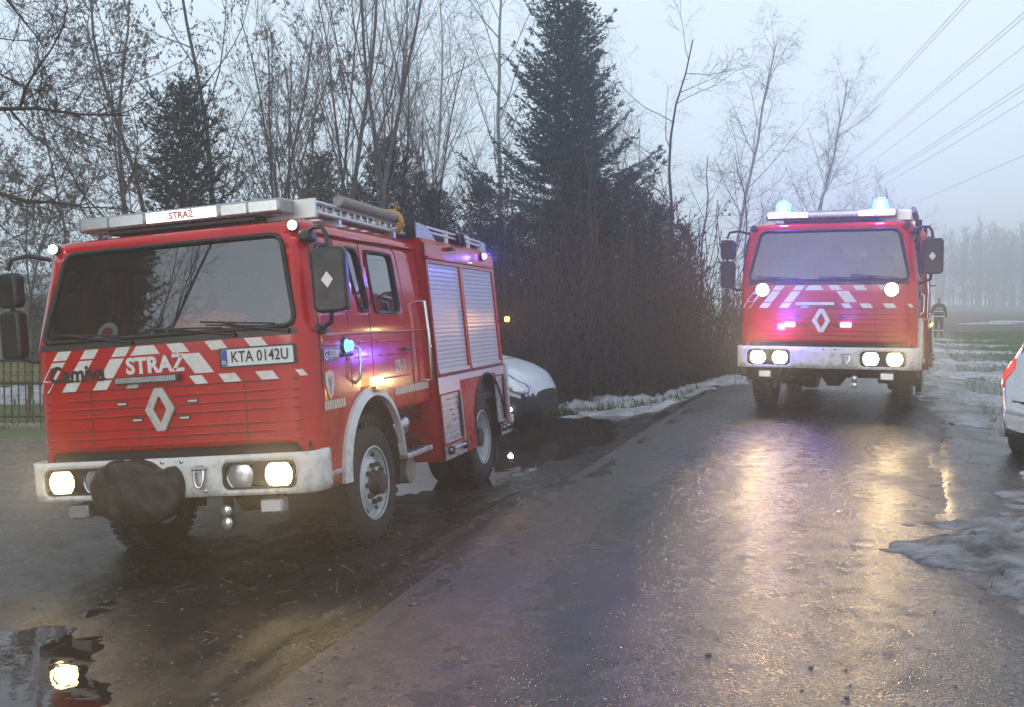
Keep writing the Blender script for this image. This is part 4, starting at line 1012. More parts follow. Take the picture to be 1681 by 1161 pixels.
nx = len(xs); gf = [(j * nx + i, j * nx + i + 1, (j + 1) * nx + i + 1, (j + 1) * nx + i) for j in range(len(ys) - 1) for i in range(nx - 1)]
me = bpy.data.meshes.new('ground'); me.from_pydata(gv, [], gf)
ca = me.color_attributes.new('cover', 'FLOAT_COLOR', 'POINT'); ca.data.foreach_set('color', gc); smooth(me, 180)
tag(link('ground', me, ground_material()), kind='structure')
# road strip
rys = axis_lines([(-20, 2, 2), (2, 20, .12), (20, 40, .5), (40, 300, 4)]); rv = []; NR = 40
for y in rys:
    for k in range(NR + 1):
        a, b = xl(y) - .12, xr(y) + .12; x = a + (b - a) * k / NR; rv.append((x, y, z_road(x, y)))
rf = [(j * (NR + 1) + i, j * (NR + 1) + i + 1, (j + 1) * (NR + 1) + i + 1, (j + 1) * (NR + 1) + i) for j in range(len(rys) - 1) for i in range(NR)]
me = bpy.data.meshes.new('road'); me.from_pydata(rv, [], rf); smooth(me, 180); rc = []
for (x, y, z) in rv:
    t = (x - xl(y)) / (xr(y) - xl(y)); n_ = fbm(x * .7, y * .35, 2.0, 3)
    edge = max(sst(.40, -.02, t + .14 * n_), sst(.72, 1.02, t + .12 * n_)); mid = .42 * math.exp(-((t - .52 + .05 * n_) / .07) ** 2)
    trk = math.exp(-((t - .33 + .03 * n_) / .07) ** 2) + math.exp(-((t - .72 + .03 * n_) / .07) ** 2); rc += [.70 * edge + mid * .8 + .12 * n_, min(1, trk), 0, 1]
ca = me.color_attributes.new('wear', 'FLOAT_COLOR', 'POINT'); ca.data.foreach_set('color', rc)
tag(link('road', me, road_material()), kind='structure')
# puddles: level water that meets the uneven mud
def water_mat(name, col, rough):
    m = pm(name, col, rough, var=.2, scale=2, rvar=.01, bump=0, spec=.6, ior=1.33)
    nt = m.node_tree; b = nt.nodes['Principled BSDF']; L = nt.links.new; tc = nt.nodes['Texture Coordinate']
    nb = nd(nt, 'ShaderNodeTexNoise'); nb.inputs['Scale'].default_value = 3.5; nb.inputs['Detail'].default_value = 3; L(tc.outputs['Object'], nb.inputs['Vector'])
    bp = nd(nt, 'ShaderNodeBump'); bp.inputs['Strength'].default_value = .10; bp.inputs['Distance'].default_value = .02
    L(nb.outputs['Fac'], bp.inputs['Height']); L(bp.outputs['Normal'], b.inputs['Normal']); return m
wm = water_mat('puddle_water', (.030, .019, .014), .03)
for cx, cy, rx, ry, wz in PUD:
    lp = [(cx + 1.7 * rx * math.cos(2 * math.pi * k / 48), cy + 1.7 * ry * math.sin(2 * math.pi * k / 48), wz) for k in range(48)]
    lp = [(min(p[0], xl(p[1]) - .25), p[1], wz) for p in lp]
    tag(MB().add(lp, [tuple(range(48))]).build('puddle', wm, None, recalc=False), kind='structure')

def snow_material(name, col, dirt, amt):
    m = bpy.data.materials.new(name); m.use_nodes = True; nt = m.node_tree; b = nt.nodes['Principled BSDF']; L = nt.links.new
    tc = nd(nt, 'ShaderNodeTexCoord'); n = nd(nt, 'ShaderNodeTexNoise'); n.inputs['Scale'].default_value = 3.2; n.inputs['Detail'].default_value = 9; n.inputs['Roughness'].default_value = .68
    mp = nd(nt, 'ShaderNodeMapping'); mp.inputs['Scale'].default_value = (1, 1.5, 1); L(tc.outputs['Object'], mp.inputs[0]); L(mp.outputs[0], n.inputs['Vector'])
    r = nd(nt, 'ShaderNodeValToRGB'); e = r.color_ramp.elements; e[0].position = .52 - amt; e[0].color = (*dirt, 1); e[1].position = .62; e[1].color = (*col, 1); L(n.outputs['Fac'], r.inputs['Fac']); L(r.outputs[0], b.inputs['Base Color'])
    b.inputs['Roughness'].default_value = .7; n2 = nd(nt, 'ShaderNodeTexNoise'); n2.inputs['Scale'].default_value = 34; n2.inputs['Detail'].default_value = 9; n2.inputs['Roughness'].default_value = .7; L(tc.outputs['Object'], n2.inputs['Vector'])
    bp = nd(nt, 'ShaderNodeBump'); bp.inputs['Strength'].default_value = .95; bp.inputs['Distance'].default_value = .04; L(n2.outputs['Fac'], bp.inputs['Height']); L(bp.outputs['Normal'], b.inputs['Normal'])
    return m
SNOW = snow_material('snow', (.60, .63, .68), (.33, .32, .32), .12)
ICE = snow_material('dirty_snow', (.34, .345, .37), (.085, .075, .07), .14)
def ground_z(x, y):
    g = z_ground(x, y)
    if xl(y) - .1 < x < xr(y) + .1: g = max(g, z_road(x, y))
    return g
def snow_patch(cx, cy, rx, ry, h, rot, seed, mat, n=34, rag=.55):
    vs = []; c, s_ = math.cos(rot), math.sin(rot)
    for j in range(n + 1):
        for i in range(n + 1):
            a, b = -1.25 + 2.5 * i / n, -1.25 + 2.5 * j / n
            x = cx + a * rx * c - b * ry * s_; y = cy + a * rx * s_ + b * ry * c
            q = 1 - math.sqrt(a * a + b * b) + rag * fbm(a * 2.2 + seed, b * 2.2, seed * 1.3, 4)
            hh = h * (min(1, max(-.6, q * 1.6)) + (.45 * fbm(x * 2.4, y * 2.4, seed, 3) + .45 * fbm(x * 8, y * 8, seed + 3, 4)) * max(0, min(1, q * 3)))
            if q < 0: hh = -.06
            vs.append((x, y, ground_z(x, y) + hh))
    fs = []
    for j in range(n):
        for i in range(n):
            f = (j * (n + 1) + i, j * (n + 1) + i + 1, (j + 1) * (n + 1) + i + 1, (j + 1) * (n + 1) + i); fs.append(f)
    me = bpy.data.meshes.new('snow_patch'); me.from_pydata(vs, [], fs); smooth(me, 180)
    return tag(link('snow_patch', me, mat), kind='stuff')
def on_ground(px, py, z=0.0):
    d = ray(px, py); t = (z - CAM_H) / d.z; return Vector((0, 0, CAM_H)) + d * t
# right verge: worn ice tongue and heaps
snow_patch(4.15, 7.05, 1.55, 1.1, .085, .10, 3.3, ICE, 110, .3); snow_patch(4.0, 6.1, 1.5, .85, .06, .55, 6.1, ICE, 90, .3)
snow_patch(5.9, 10.2, .9, .6, .16, .3, 2.2, SNOW, 30); snow_patch(5.4, 9.0, 1.3, .5, .05, .3, 12.2, ICE, 40)
for k, (px, py, rx, ry, h) in enumerate([(1645, 650, 2.2, .8, .16), (1620, 612, 2.0, .9, .12), (1600, 592, 1.9, 1.1, .10), (1575, 574, 1.6, 1.2, .08), (1625, 576, 1.4, .9, .07), (1560, 563, 1.2, 1.4, .07), (1548, 556, 1.2, 1.5, .07), (1588, 563, 1.0, .9, .06), (1632, 567, .9, .6, .05), (1612, 533, 2.2, 2.2, .10), (1657, 530, 2.0, 1.6, .10), (1660, 690, 1.2, .5, .1)]):
    p = on_ground(px, py, .06); snow_patch(p.x, p.y, rx * .55, ry * 1.25, h * .45, .25 + .5 * math.sin(k * 2.3), 3.7 * k + 1, SNOW, 34, .95)
# bank between puddle and thicket
for k, (px, py, rx, ry, h, r_) in enumerate([(985, 652, .75, .35, .12, .1), (1030, 664, 1.0, .28, .10, .1), (1075, 650, .9, .35, .12, .25), (1130, 643, 1.0, .35, .12, .35), (1175, 634, .9, .3, .11, .5), (925, 668, .45, .2, .06, 0), (1105, 655, .5, .2, .05, .2)]):
    p = on_ground(px, py, -.12); snow_patch(p.x, p.y, rx, ry, h, r_, 5.1 * k + 2, SNOW, 28, .75)
# behind the fence
for k, (px, py) in enumerate([(10, 668), (40, 664), (70, 672)]):
    p = on_ground(px, py, -.45); snow_patch(p.x, p.y + .6, 1.1, .5, .12, 0, 2.9 * k + 5, SNOW, 22)

# ------------------------------------------------------------------ trees
pm('bark_grey', (.105, .092, .080), .9, var=.3, scale=14, bump=.3)
pm('bark_dark', (.058, .047, .040), .9, var=.3, scale=14, bump=.3)
pm('bark_birch', (.30, .29, .28), .8, var=.35, scale=7)
pm('twig_brown', (.070, .048, .040), .9, var=.3)
pm('twig_birch', (.10, .072, .066), .9, var=.3)
pm('vine_brown', (.095, .052, .040), .9, var=.35, scale=3)
pm('dry_leaf', (.14, .11, .085), .8, var=.4, scale=5)
pm('needle', (.036, .080, .080), .7, var=.45, scale=3, spec=.3)
pm('needle_dark', (.018, .036, .030), .75, var=.5, scale=3, spec=.3)
pm('ivy_leaf', (.012, .018, .010), .6, var=.5, scale=4)

class Tubes:
    def __init__(s): s.v = []; s.f = []
    def add(s, pts, rad, n):
        m = len(pts); b = len(s.v); up = None
        for i, p in enumerate(pts):
            t = (pts[min(i + 1, m - 1)] - pts[max(i - 1, 0)]); t.normalize()
            if up is None: up = t.orthogonal().normalized()
            up = up - t * up.dot(t)
            if up.length < 1e-6: up = t.orthogonal()
            up.normalize(); w = t.cross(up)
            for k in range(n):
                a = 6.28318 * k / n; q = p + (up * math.cos(a) + w * math.sin(a)) * rad[i]; s.v.append((q.x, q.y, q.z))
        for i in range(m - 1):
            for k in range(n):
                l = (k + 1) % n; s.f.append((b + i * n + k, b + i * n + l, b + (i + 1) * n + l, b + (i + 1) * n + k))
    def leaf(s, p, d, nrm, l, w):
        b = len(s.v); sd = d.cross(nrm)
        if sd.length < 1e-6: return
        sd = sd.normalized() * w / 2; e = p + d * l; m_ = p + d * l * .5
        for q in (p, m_ + sd, e, m_ - sd): s.v.append((q.x, q.y, q.z))
        s.f.append((b, b + 1, b + 2, b + 3))
    def mesh(s, name, mat, sm=True):
        me = bpy.data.meshes.new(name); me.from_pydata(s.v, [], s.f); me.materials.append(mat)
        if sm: me.polygons.foreach_set('use_smooth', [True] * len(me.polygons))
        me.update(); return me
def rv(rnd, s=1.0): return Vector((rnd.uniform(-s, s), rnd.uniform(-s, s), rnd.uniform(-s, s)))
FORMS = {  # child counts per level, angle, length ratio, upward pull, wiggle
    'ash': dict(n=[12, 6, 4], ang=[30, 36, 42], ratio=[.46, .46, .48], pull=[.55, .35, .2], wig=.08, start=.28),
    'alder': dict(n=[15, 7, 5], ang=[52, 52, 50], ratio=[.38, .48, .45], pull=[.25, .12, .05], wig=.13, start=.25),
    'birch': dict(n=[18, 8, 7], ang=[42, 48, 60], ratio=[.34, .5, .62], pull=[.35, -.15, -.95], wig=.10, start=.28),
    'oak': dict(n=[13, 8, 6], ang=[55, 50, 50], ratio=[.46, .50, .45], pull=[.18, .08, .05], wig=.20, start=.20),
}
def grow(form, H, seed, r0=None, stems=1, leaves=0, lean=0.0, twigs=True):
    F = FORMS[form]; rnd = random.Random(seed); tr = Tubes(); cw = Tubes(); lf = Tubes()
    r0 = r0 or H * .0075
    def branch(p, d, L, r, lev):
        m = [11, 7, 5, 4][lev]; pts = [p]; q = p; dd = d.copy(); pull = F['pull'][min(lev - 1, 2)] if lev else .15
        for i in range(m - 1):
            dd = (dd + rv(rnd, F['wig'] * (1 + .5 * lev)) + Vector((0, 0, pull * .22))).normalized()
            q = q + dd * (L / (m - 1)); pts.append(q)
        tip = .25 if lev == 0 else .3
        rad = [max(.0032, r * (1 - (1 - tip) * i / (m - 1))) for i in range(m)]
        (tr if lev < 2 else cw).add(pts, rad, [8, 5, 3, 3][lev])
        if lev == 3 or (lev == 2 and leaves):
            for _ in range(leaves):
                t = rnd.random(); i = int(t * (m - 1)); pp = pts[i].lerp(pts[i + 1], t * (m - 1) - i)
                dl = (rv(rnd) + Vector((0, 0, -.9))).normalized(); lf.leaf(pp, dl, rv(rnd), rnd.uniform(.04, .085), rnd.uniform(.02, .038))
        if lev >= 3 or (lev == 2 and not twigs): return
        nc = F['n'][lev]; st = F['start'] if lev == 0 else .18
        for k in range(nc):
            t = st + (1 - st) * (k + rnd.random()) / nc; t = min(.985, t); i = int(t * (m - 1)); pp = pts[i].lerp(pts[min(i + 1, m - 1)], t * (m - 1) - i)
            ax = (pts[min(i + 1, m - 1)] - pts[i]).normalized(); az = rnd.uniform(0, 6.283)
            sd = ax.orthogonal().normalized(); sd.rotate(Matrix.Rotation(az, 3, ax)) if False else None
            sd = (Matrix.Rotation(az, 3, ax) @ ax.orthogonal().normalized())
            an = R(F['ang'][lev] * rnd.uniform(.7, 1.25)); nd_ = (ax * math.cos(an) + sd * math.sin(an)).normalized()
            l_ = L * F['ratio'][lev] * (1.15 - .75 * t if lev == 0 else 1.1 - .5 * t) * rnd.uniform(.7, 1.2)
            branch(pp, nd_, l_, rad[i] * rnd.uniform(.34, .5), lev + 1)
    for s_ in range(stems):
        a = 6.283 * s_ / max(1, stems) + rnd.random(); off = Vector((math.cos(a), math.sin(a), 0)) * (.18 if stems > 1 else 0)
        d = Vector((math.cos(a) * (.16 if stems > 1 else lean), math.sin(a) * (.16 if stems > 1 else lean), 1)).normalized()
        branch(off + Vector((0, 0, -.15)), d, H * (1 if s_ == 0 else rnd.uniform(.75, .95)), r0 * (1 if stems == 1 else .75), 0)
    return tr, cw, lf
PROTO = {}
def proto(key, form, H, seed, bark, twig, leaves=0, stems=1, leafmat='dry_leaf', twigs=True, r0=None):
    tr, cw, lf = grow(form, H, seed, r0, stems, leaves, .05, twigs)
    PROTO[key] = [('trunk', tr.mesh('trunk', MATS[bark])), ('crown', cw.mesh('crown', MATS[twig]))]
    if leaves: PROTO[key].append(('leaves', lf.mesh('leaves', MATS[leafmat], False)))
def plant(name, key, x, y, label, cat, group, rz=0.0, sc=1.0, z=None, tilt=(0, 0)):
    o = empty(name, (x, y, (z_ground(x, y) if z is None else z) - .02), rz); o.scale = (sc,) * 3; o.rotation_euler = (tilt[0], tilt[1], rz)
    for nm, me in PROTO[key]: link(nm, me, None, o)
    return tag(o, label, cat, group)
proto('alder_a', 'alder', 9, 11, 'bark_grey', 'twig_brown', leaves=7)
proto('alder_b', 'alder', 8, 23, 'bark_grey', 'twig_brown', leaves=6, stems=2)
proto('ash_a', 'ash', 10, 31, 'bark_grey', 'twig_brown')
proto('ash_b', 'ash', 9, 47, 'bark_grey', 'twig_brown', stems=3, twigs=True)
proto('birch_a', 'birch', 12, 59, 'bark_birch', 'twig_birch')
proto('oak_a', 'oak', 10, 71, 'bark_dark', 'twig_brown')

def spruce(H, RB, seed, leaders=1, mat='needle', dens=1.0, pw=.48):
    """whorls of drooping branches with upturned tips, clothed in short needle shoots"""
    rnd = random.Random(seed); tr = Tubes(); nl = Tubes(); tops = []
    for k in range(leaders):
        dx = (.42 * (k - (leaders - 1) / 2)); pts = [Vector((dx * sst(.3, .85, t), 0.08 * math.sin(t * 3 + k), H * (1 - .05 * k) * t - .1)) for t in [i / 9 for i in range(10)]]
        tr.add(pts, [H * .013 * (1 - .94 * i / 9) for i in range(10)], 7); tops.append(pts)
    def shoot(p, d, l):
        for _ in range(3): nl.leaf(p + d * l * .3 * rnd.random(), (d + rv(rnd, .32)).normalized(), rv(rnd), l * rnd.uniform(.7, 1.1), l * .20)
    for k, pts in enumerate(tops):
        Hh = H * (1 - .05 * k); z = Hh * .05 if k == 0 else Hh * .55
        while z < Hh * .985:
            t = z / Hh; rr = RB * (1 - t) ** pw * (1.0 if leaders == 1 or t < .55 else .70) + .03
            rr *= 1 + .22 * math.sin(z * 5.1 + k) * rnd.random(); nb = max(4, int((5 + 5 * (1 - t)) * dens)); i = min(8, int(t * 9)); c = pts[i].lerp(pts[i + 1], t * 9 - i); a0 = rnd.random() * 6.283
            for b in range(nb):
                a = a0 + 6.283 * (b + rnd.uniform(-.35, .35)) / nb; L = rr * rnd.uniform(.5, 1.22); d = Vector((math.cos(a), math.sin(a), 0)); m = 7; bp = []
                up = .10 + .75 * t + rnd.uniform(-.15, .15)
                for j in range(m):
                    s_ = j / (m - 1); bp.append(c + d * (L * s_) + Vector((rnd.uniform(-.03, .03), rnd.uniform(-.03, .03), L * (up * s_ - .55 * (1 - t) * s_ + .38 * (1 - .6 * t) * s_ ** 3))))
                tr.add(bp, [.008 + .018 * (1 - t) * (1 - j / (m - 1)) for j in range(m)], 3)
                nt_ = max(3, int(L * 10 * dens)); sd = Vector((-d.y, d.x, 0))
                for q in range(nt_):
                    s_ = .10 + .90 * (q + rnd.random()) / nt_; j = min(m - 2, int(s_ * (m - 1))); p = bp[j].lerp(bp[j + 1], s_ * (m - 1) - j); ax = (bp[j + 1] - bp[j]).normalized()
                    for sg in (-1, 1):
                        l2 = min(.55, (.08 + .40 * L * (1 - s_) ** .8)) * rnd.uniform(.6, 1.15); dd = (ax * rnd.uniform(.5, .9) + sd * sg * rnd.uniform(.5, 1.0) + Vector((0, 0, rnd.uniform(-.35, .15)))).normalized(); k2 = max(1, int(l2 / .10))
                        for e in range(k2 + 1):
                            pp = p + dd * (l2 * e / (k2 + 1)); shoot(pp, (dd + rv(rnd, .5) + Vector((0, 0, .1))).normalized(), rnd.uniform(.09, .16))
                    if rnd.random() < .6: shoot(p, (ax + Vector((0, 0, .5)) + rv(rnd, .4)).normalized(), rnd.uniform(.08, .15))
            z += (.14 + .16 * (1 - t)) / max(.85, dens) * (H / 9) ** .5
        for e in range(14):
            p = pts[-1] - Vector((0, 0, .55 * rnd.random())); shoot(p, (rv(rnd, .5) + Vector((0, 0, 1))).normalized(), rnd.uniform(.12, .22))
    return [('trunk', tr.mesh('trunk', MATS['bark_dark'])), ('crown', nl.mesh('crown', MATS[mat], False))]
PROTO['spruce_tall'] = spruce(9.0, 2.6, 5, 2, 'needle', 1.0, .50)
PROTO['spruce_small'] = spruce(6.2, 1.45, 9, 1, 'needle_dark', 1.0, .5)

def bramble(seed, Wd, H, nst, vmat):
    """thicket: arching stems, hanging dead vines, dark leaves"""
    rnd = random.Random(seed); st = Tubes(); vn = Tubes(); lf = Tubes()
    for _ in range(nst):
        p = Vector((rnd.gauss(0, Wd * .4), rnd.gauss(0, .45), -.1)); d = Vector((rnd.gauss(0, .25), rnd.gauss(0, .25), 1)).normalized(); L = H * rnd.uniform(.3, 1.15); pts = [p]
        for i in range(7): d = (d + rv(rnd, .16) + Vector((0, 0, -.05 * i * .4))).normalized(); p = p + d * L / 7; pts.append(p)
        st.add(pts, [.016 * (1 - .8 * i / 7) for i in range(8)], 3)
        for k in range(5):
            i = rnd.randint(2, 6); q = pts[i]; dd = (rv(rnd) + Vector((0, 0, .1))).normalized(); tw = [q]
            for j in range(4): dd = (dd + rv(rnd, .35) + Vector((0, 0, -.12))).normalized(); q = q + dd * L * .075; tw.append(q)
            vn.add(tw, [.005, .004, .0035, .003, .0025], 3)
            for _l in range(3): lf.leaf(tw[rnd.randint(1, 4)], (rv(rnd) + Vector((0, 0, -.4))).normalized(), rv(rnd), rnd.uniform(.05, .1), rnd.uniform(.035, .06))
        for k in range(4):
            i = rnd.randint(3, 7); q = pts[i] + rv(rnd, .1); ln = q.z * rnd.uniform(.4, .95); hang = [q]; dx = rv(rnd, .06)
            for j in range(6): q = q + Vector((dx.x + rnd.uniform(-.07, .07), dx.y + rnd.uniform(-.07, .07), -ln / 6)); hang.append(q)
            vn.add(hang, [.011, .010, .010, .009, .008, .007, .005], 3)
    return [('stems', st.mesh('stems', MATS['bark_dark'])), ('hanging_vines', vn.mesh('hanging_vines', MATS[vmat])), ('leaves', lf.mesh('leaves', MATS['ivy_leaf'], False))]
pm('vine_grey', (.055, .045, .042), .9, var=.35, scale=3)
PROTO['bramble_a'] = bramble(3, 1.0, 3.9, 46, 'vine_brown'); PROTO['bramble_b'] = bramble(8, .9, 2.5, 46, 'vine_grey')

def X(px, D): return (px - 840.5) / FPX * D
# --- conifers
plant('spruce_tree', 'spruce_tall', X(930, 24), 24, 'tall double-topped blue-green spruce rising above the dark thicket', 'tree', 'spruces behind the fire engine', .0, 1.02, z=-.25)
plant('spruce_tree', 'spruce_small', X(306, 21), 21, 'lone dark spruce among bare alders behind the cab roof', 'tree', 'spruces behind the fire engine', 1.0, 1.05, z=-.5)
def rows(name, cat, group, items, z):
    for px, D, key, sc, rz, lab in items: plant(name, key, X(px, D), D, lab, cat, group, rz, sc, z=z)
SS, SG = 'spruce_small', 'small spruces in the row'
rows('spruce_tree', 'tree', SG, [
    (528, 25, SS, .88, .4, 'dark spruce behind the three-stemmed bare tree and the ladder'),
    (640, 24, SS, .92, 2.2, 'broad dark spruce behind the slender bare trunks over the suction hoses'),
    (722, 25, SS, .74, 4.0, 'low dark spruce rising over the body roof gallery'),
    (585, 26.5, SS, .8, 1.0, 'dark spruce half hidden between two slender bare trunks'),
    (790, 25.5, SS, .80, 3.0, 'dark spruce beside the tall double-topped spruce, over the blue rear lamp'),
    (850, 22.5, SS, .62, 5.5, 'short dark spruce standing in front of the tall double-topped spruce, near the white van'),
    (1025, 24.5, SS, .80, .3, 'dark spruce at the road-side flank of the tall double-topped spruce'),
    (1085, 27, SS, .72, 2.7, 'last small dark spruce before the crooked roadside tree'),
    (690, 27, SS, .85, 1.9, 'dark spruce far back below the drooping birch'),
    (775, 22, SS, .52, 2.5, 'smallest dark spruce just over the rear corner of the fire engine'),
    (450, 27, SS, .62, .9, 'short dark spruce behind the cab roof lamp, among alders'),
    (985, 22.2, SS, .72, 1.4, 'short dark spruce wrapped in brown vines below the tall spruce'),
    (905, 22.0, SS, .66, .7, 'short dark spruce over the nose of the white van'),
    (945, 23.0, SS, .85, 5.0, 'dark spruce pressed against the front of the tall double-topped spruce'),
    (1055, 22.8, SS, .70, 3.6, 'short dark spruce behind the far half of the snow bank'),
    (1120, 24.2, SS, .60, 4.6, 'small dark spruce at the end of the thicket, beside the engine on the road'),
    (815, 21.8, SS, .60, .2, 'short dark spruce behind the orange outline lamp')], -.3)
# --- bare trees
rows('alder_tree', 'tree', 'leaf-flecked alders', [
    (150, 20, 'alder_b', .92, .3, 'twin-stemmed leaf-flecked alder behind the passenger end of the light bar'),
    (232, 24, 'alder_a', 1.12, 1.0, 'tall leaf-flecked alder on the fence side of the lone spruce'),
    (288, 25.5, 'alder_a', 1.22, 2.3, 'tall leaf-flecked alder rising directly behind the lone spruce'),
    (352, 24, 'alder_a', 1.16, 3.6, 'tall leaf-flecked alder on the road side of the lone spruce'),
    (42, 19, 'alder_b', .68, 4.4, 'low twin-stemmed alder above the passenger-side mirrors'),
    (395, 23, 'alder_b', .98, 5.2, 'twin-stemmed alder with dry leaves behind the driver end of the light bar'),
    (455, 24, 'alder_a', 1.0, .2, 'leaf-flecked alder next to the slender upright trees, over the cab corner lamp'),
    (-25, 23, 'alder_a', .95, 1.9, 'leaf-flecked alder behind the long crooked limbs over the fence')], -.5)
rows('ash_tree', 'tree', 'slender upright bare trees', [
    (505, 22, 'ash_b', .98, .0, 'three-stemmed slender bare tree behind the ladder end'),
    (556, 22.5, 'ash_a', .98, 1.1, 'single slender bare trunk over the start of the suction hoses'),
    (603, 21.5, 'ash_a', .93, 2.7, 'slender bare trunk over the middle of the suction hoses'),
    (652, 22.5, 'ash_a', 1.0, 4.1, 'slender bare trunk over the orange rope lashing'),
    (475, 26, 'ash_b', 1.05, 2.0, 'tall three-stemmed bare tree behind the alder at the cab corner'),
    (620, 27, 'ash_b', 1.1, 3.0, 'tall three-stemmed bare tree behind the broad dark spruce'),
    (700, 26, 'ash_b', .9, 5.0, 'three-stemmed bare tree next to the drooping birch, over the body front board')], -.4)
rows('birch_tree', 'tree', 'birches', [
    (690, 33, 'birch_a', 1.02, .5, 'pale birch with drooping twigs beside the three-stemmed bare tree'),
    (760, 35, 'birch_a', 1.05, 2.1, 'farthest pale birch between two nearer drooping birches'),
    (822, 31, 'birch_a', 1.0, 3.9, 'pale birch with drooping twigs next to the tall double-topped spruce'),
    (1005, 38, 'birch_a', .9, 1.0, 'pale birch half hidden behind the tall double-topped spruce'),
    (1180, 42, 'birch_a', 1.0, 4.5, 'misty birch over the passenger mirror of the engine on the road'),
    (1290, 46, 'birch_a', 1.0, 5.5, 'misty birch standing over the cab of the engine on the road'),
    (1090, 36, 'birch_a', .9, 2.2, 'misty birch behind the nearest crooked roadside tree')], -.2)
rows('roadside_tree', 'tree', 'bare trees along the road', [
    (1078, 30, 'oak_a', .92, .4, 'nearest and tallest crooked bare tree past the spruces'),
    (1150, 31, 'oak_a', .62, 2.0, 'small crooked bare tree just past the tallest crooked one'),
    (1235, 36, 'oak_a', .70, 3.3, 'crooked bare tree beside the cab of the engine on the road'),
    (1330, 48, 'oak_a', .85, 1.0, 'misty crooked tree right behind the engine on the road'),
    (1420, 58, 'ash_b', .9, .2, 'misty three-stemmed tree behind the engine on the road'),
    (1470, 66, 'oak_a', .9, 4.4, 'faintest crooked tree, far behind the engine on the road')], 0)
# trees on the near left side of the verge, seen mirrored in the windscreen
for i, (a, d, key, sc, rz) in enumerate([(206, 13, 'oak_a', 1.05, .3), (211, 15, 'ash_b', 1.2, 1.3), (215.5, 14, 'oak_a', 1.15, 2.9), (199, 16, 'oak_a', 1.2, 4.0), (219, 18, 'ash_a', 1.1, 5.0), (203, 19, 'ash_b', 1.3, 2.2), (209, 21, 'ash_a', 1.3, .9), (213, 22, 'oak_a', 1.2, 3.8), (201, 12.5, 'spruce_tall', 1.35, 1.0), (206, 14.5, 'alder_a', 1.3, 2.0), (212, 17, 'ash_b', 1.3, 3.0), (208, 12, 'ash_b', 1.15, 4.0), (210, 16, 'spruce_tall', 1.45, 2.6), (215, 19, 'spruce_tall', 1.4, .6), (217, 15, 'ash_a', 1.2, 1.6)]):
    plant('verge_tree', key, -2.0 + d * math.cos(R(a)), 8.4 + d * math.sin(R(a)), ('dark spruce' if 'spruce' in key else 'bare crooked tree' if 'oak' in key else 'bare upright tree') + ' on the verge opposite the cab, mirrored in its windscreen', 'tree', 'trees mirrored in the windscreen', rz, sc, z=-.4)
# --- thicket below the spruces
BA, BB = 'bramble_a', 'bramble_b'
rows('bramble_bush', 'bush', 'bramble bushes along the thicket', [
    (735, 21.5, BB, 1.0, .2, 'brown bush behind the roller shutters of the fire engine'),
    (800, 21, BA, .9, 1.4, 'brown bush behind the rear corner of the fire engine'),
    (858, 20.6, BB, 1.05, 3.3, 'vine-hung brown bush directly behind the white van bonnet'),
    (905, 20.8, BA, .8, .1, 'vine-hung bush just past the nose of the white van'),
    (955, 20.6, BB, 1.2, 3.0, 'vine-hung bush above the start of the snow bank'),
    (1000, 21, BA, .95, 2.0, 'tall vine-hung bush in the middle of the snow bank'),
    (1045, 21.4, BB, .9, .4, 'low brown bush over the middle of the snow bank'),
    (1095, 22, BA, 1.0, 3.5, 'vine-hung bush over the far half of the snow bank'),
    (1140, 23, BB, .85, .2, 'low brown bush near the end of the snow bank'),
    (1190, 24.5, BA, .7, 3.1, 'brown bush at the end of the snow bank, near the engine on the road'),
    (930, 22, BA, 1.25, 4.4, 'tallest vine-hung bush, climbing the foot of the tall spruce'),
    (1060, 23.5, BA, 1.1, 1.2, 'tall brown bush behind the snow bank bushes, by the crooked tree'),
    (1235, 28, BA, .8, .3, 'brown bush beside the engine on the road'),
    (1290, 32, BB, 1.0, .6, 'brown bush right behind the cab of the engine on the road'),
    (1345, 38, BA, .9, 2.6, 'misty bush hidden behind the engine on the road'),
    (1400, 46, BB, 1.1, .6, 'faintest misty bush far behind the engine on the road'),
    (670, 22.5, BB, .9, .5, 'brown bush behind the front board of the roof gallery'),
    (590, 23, BA, .8, 2.5, 'brown bush below the slender bare trunks')], None)
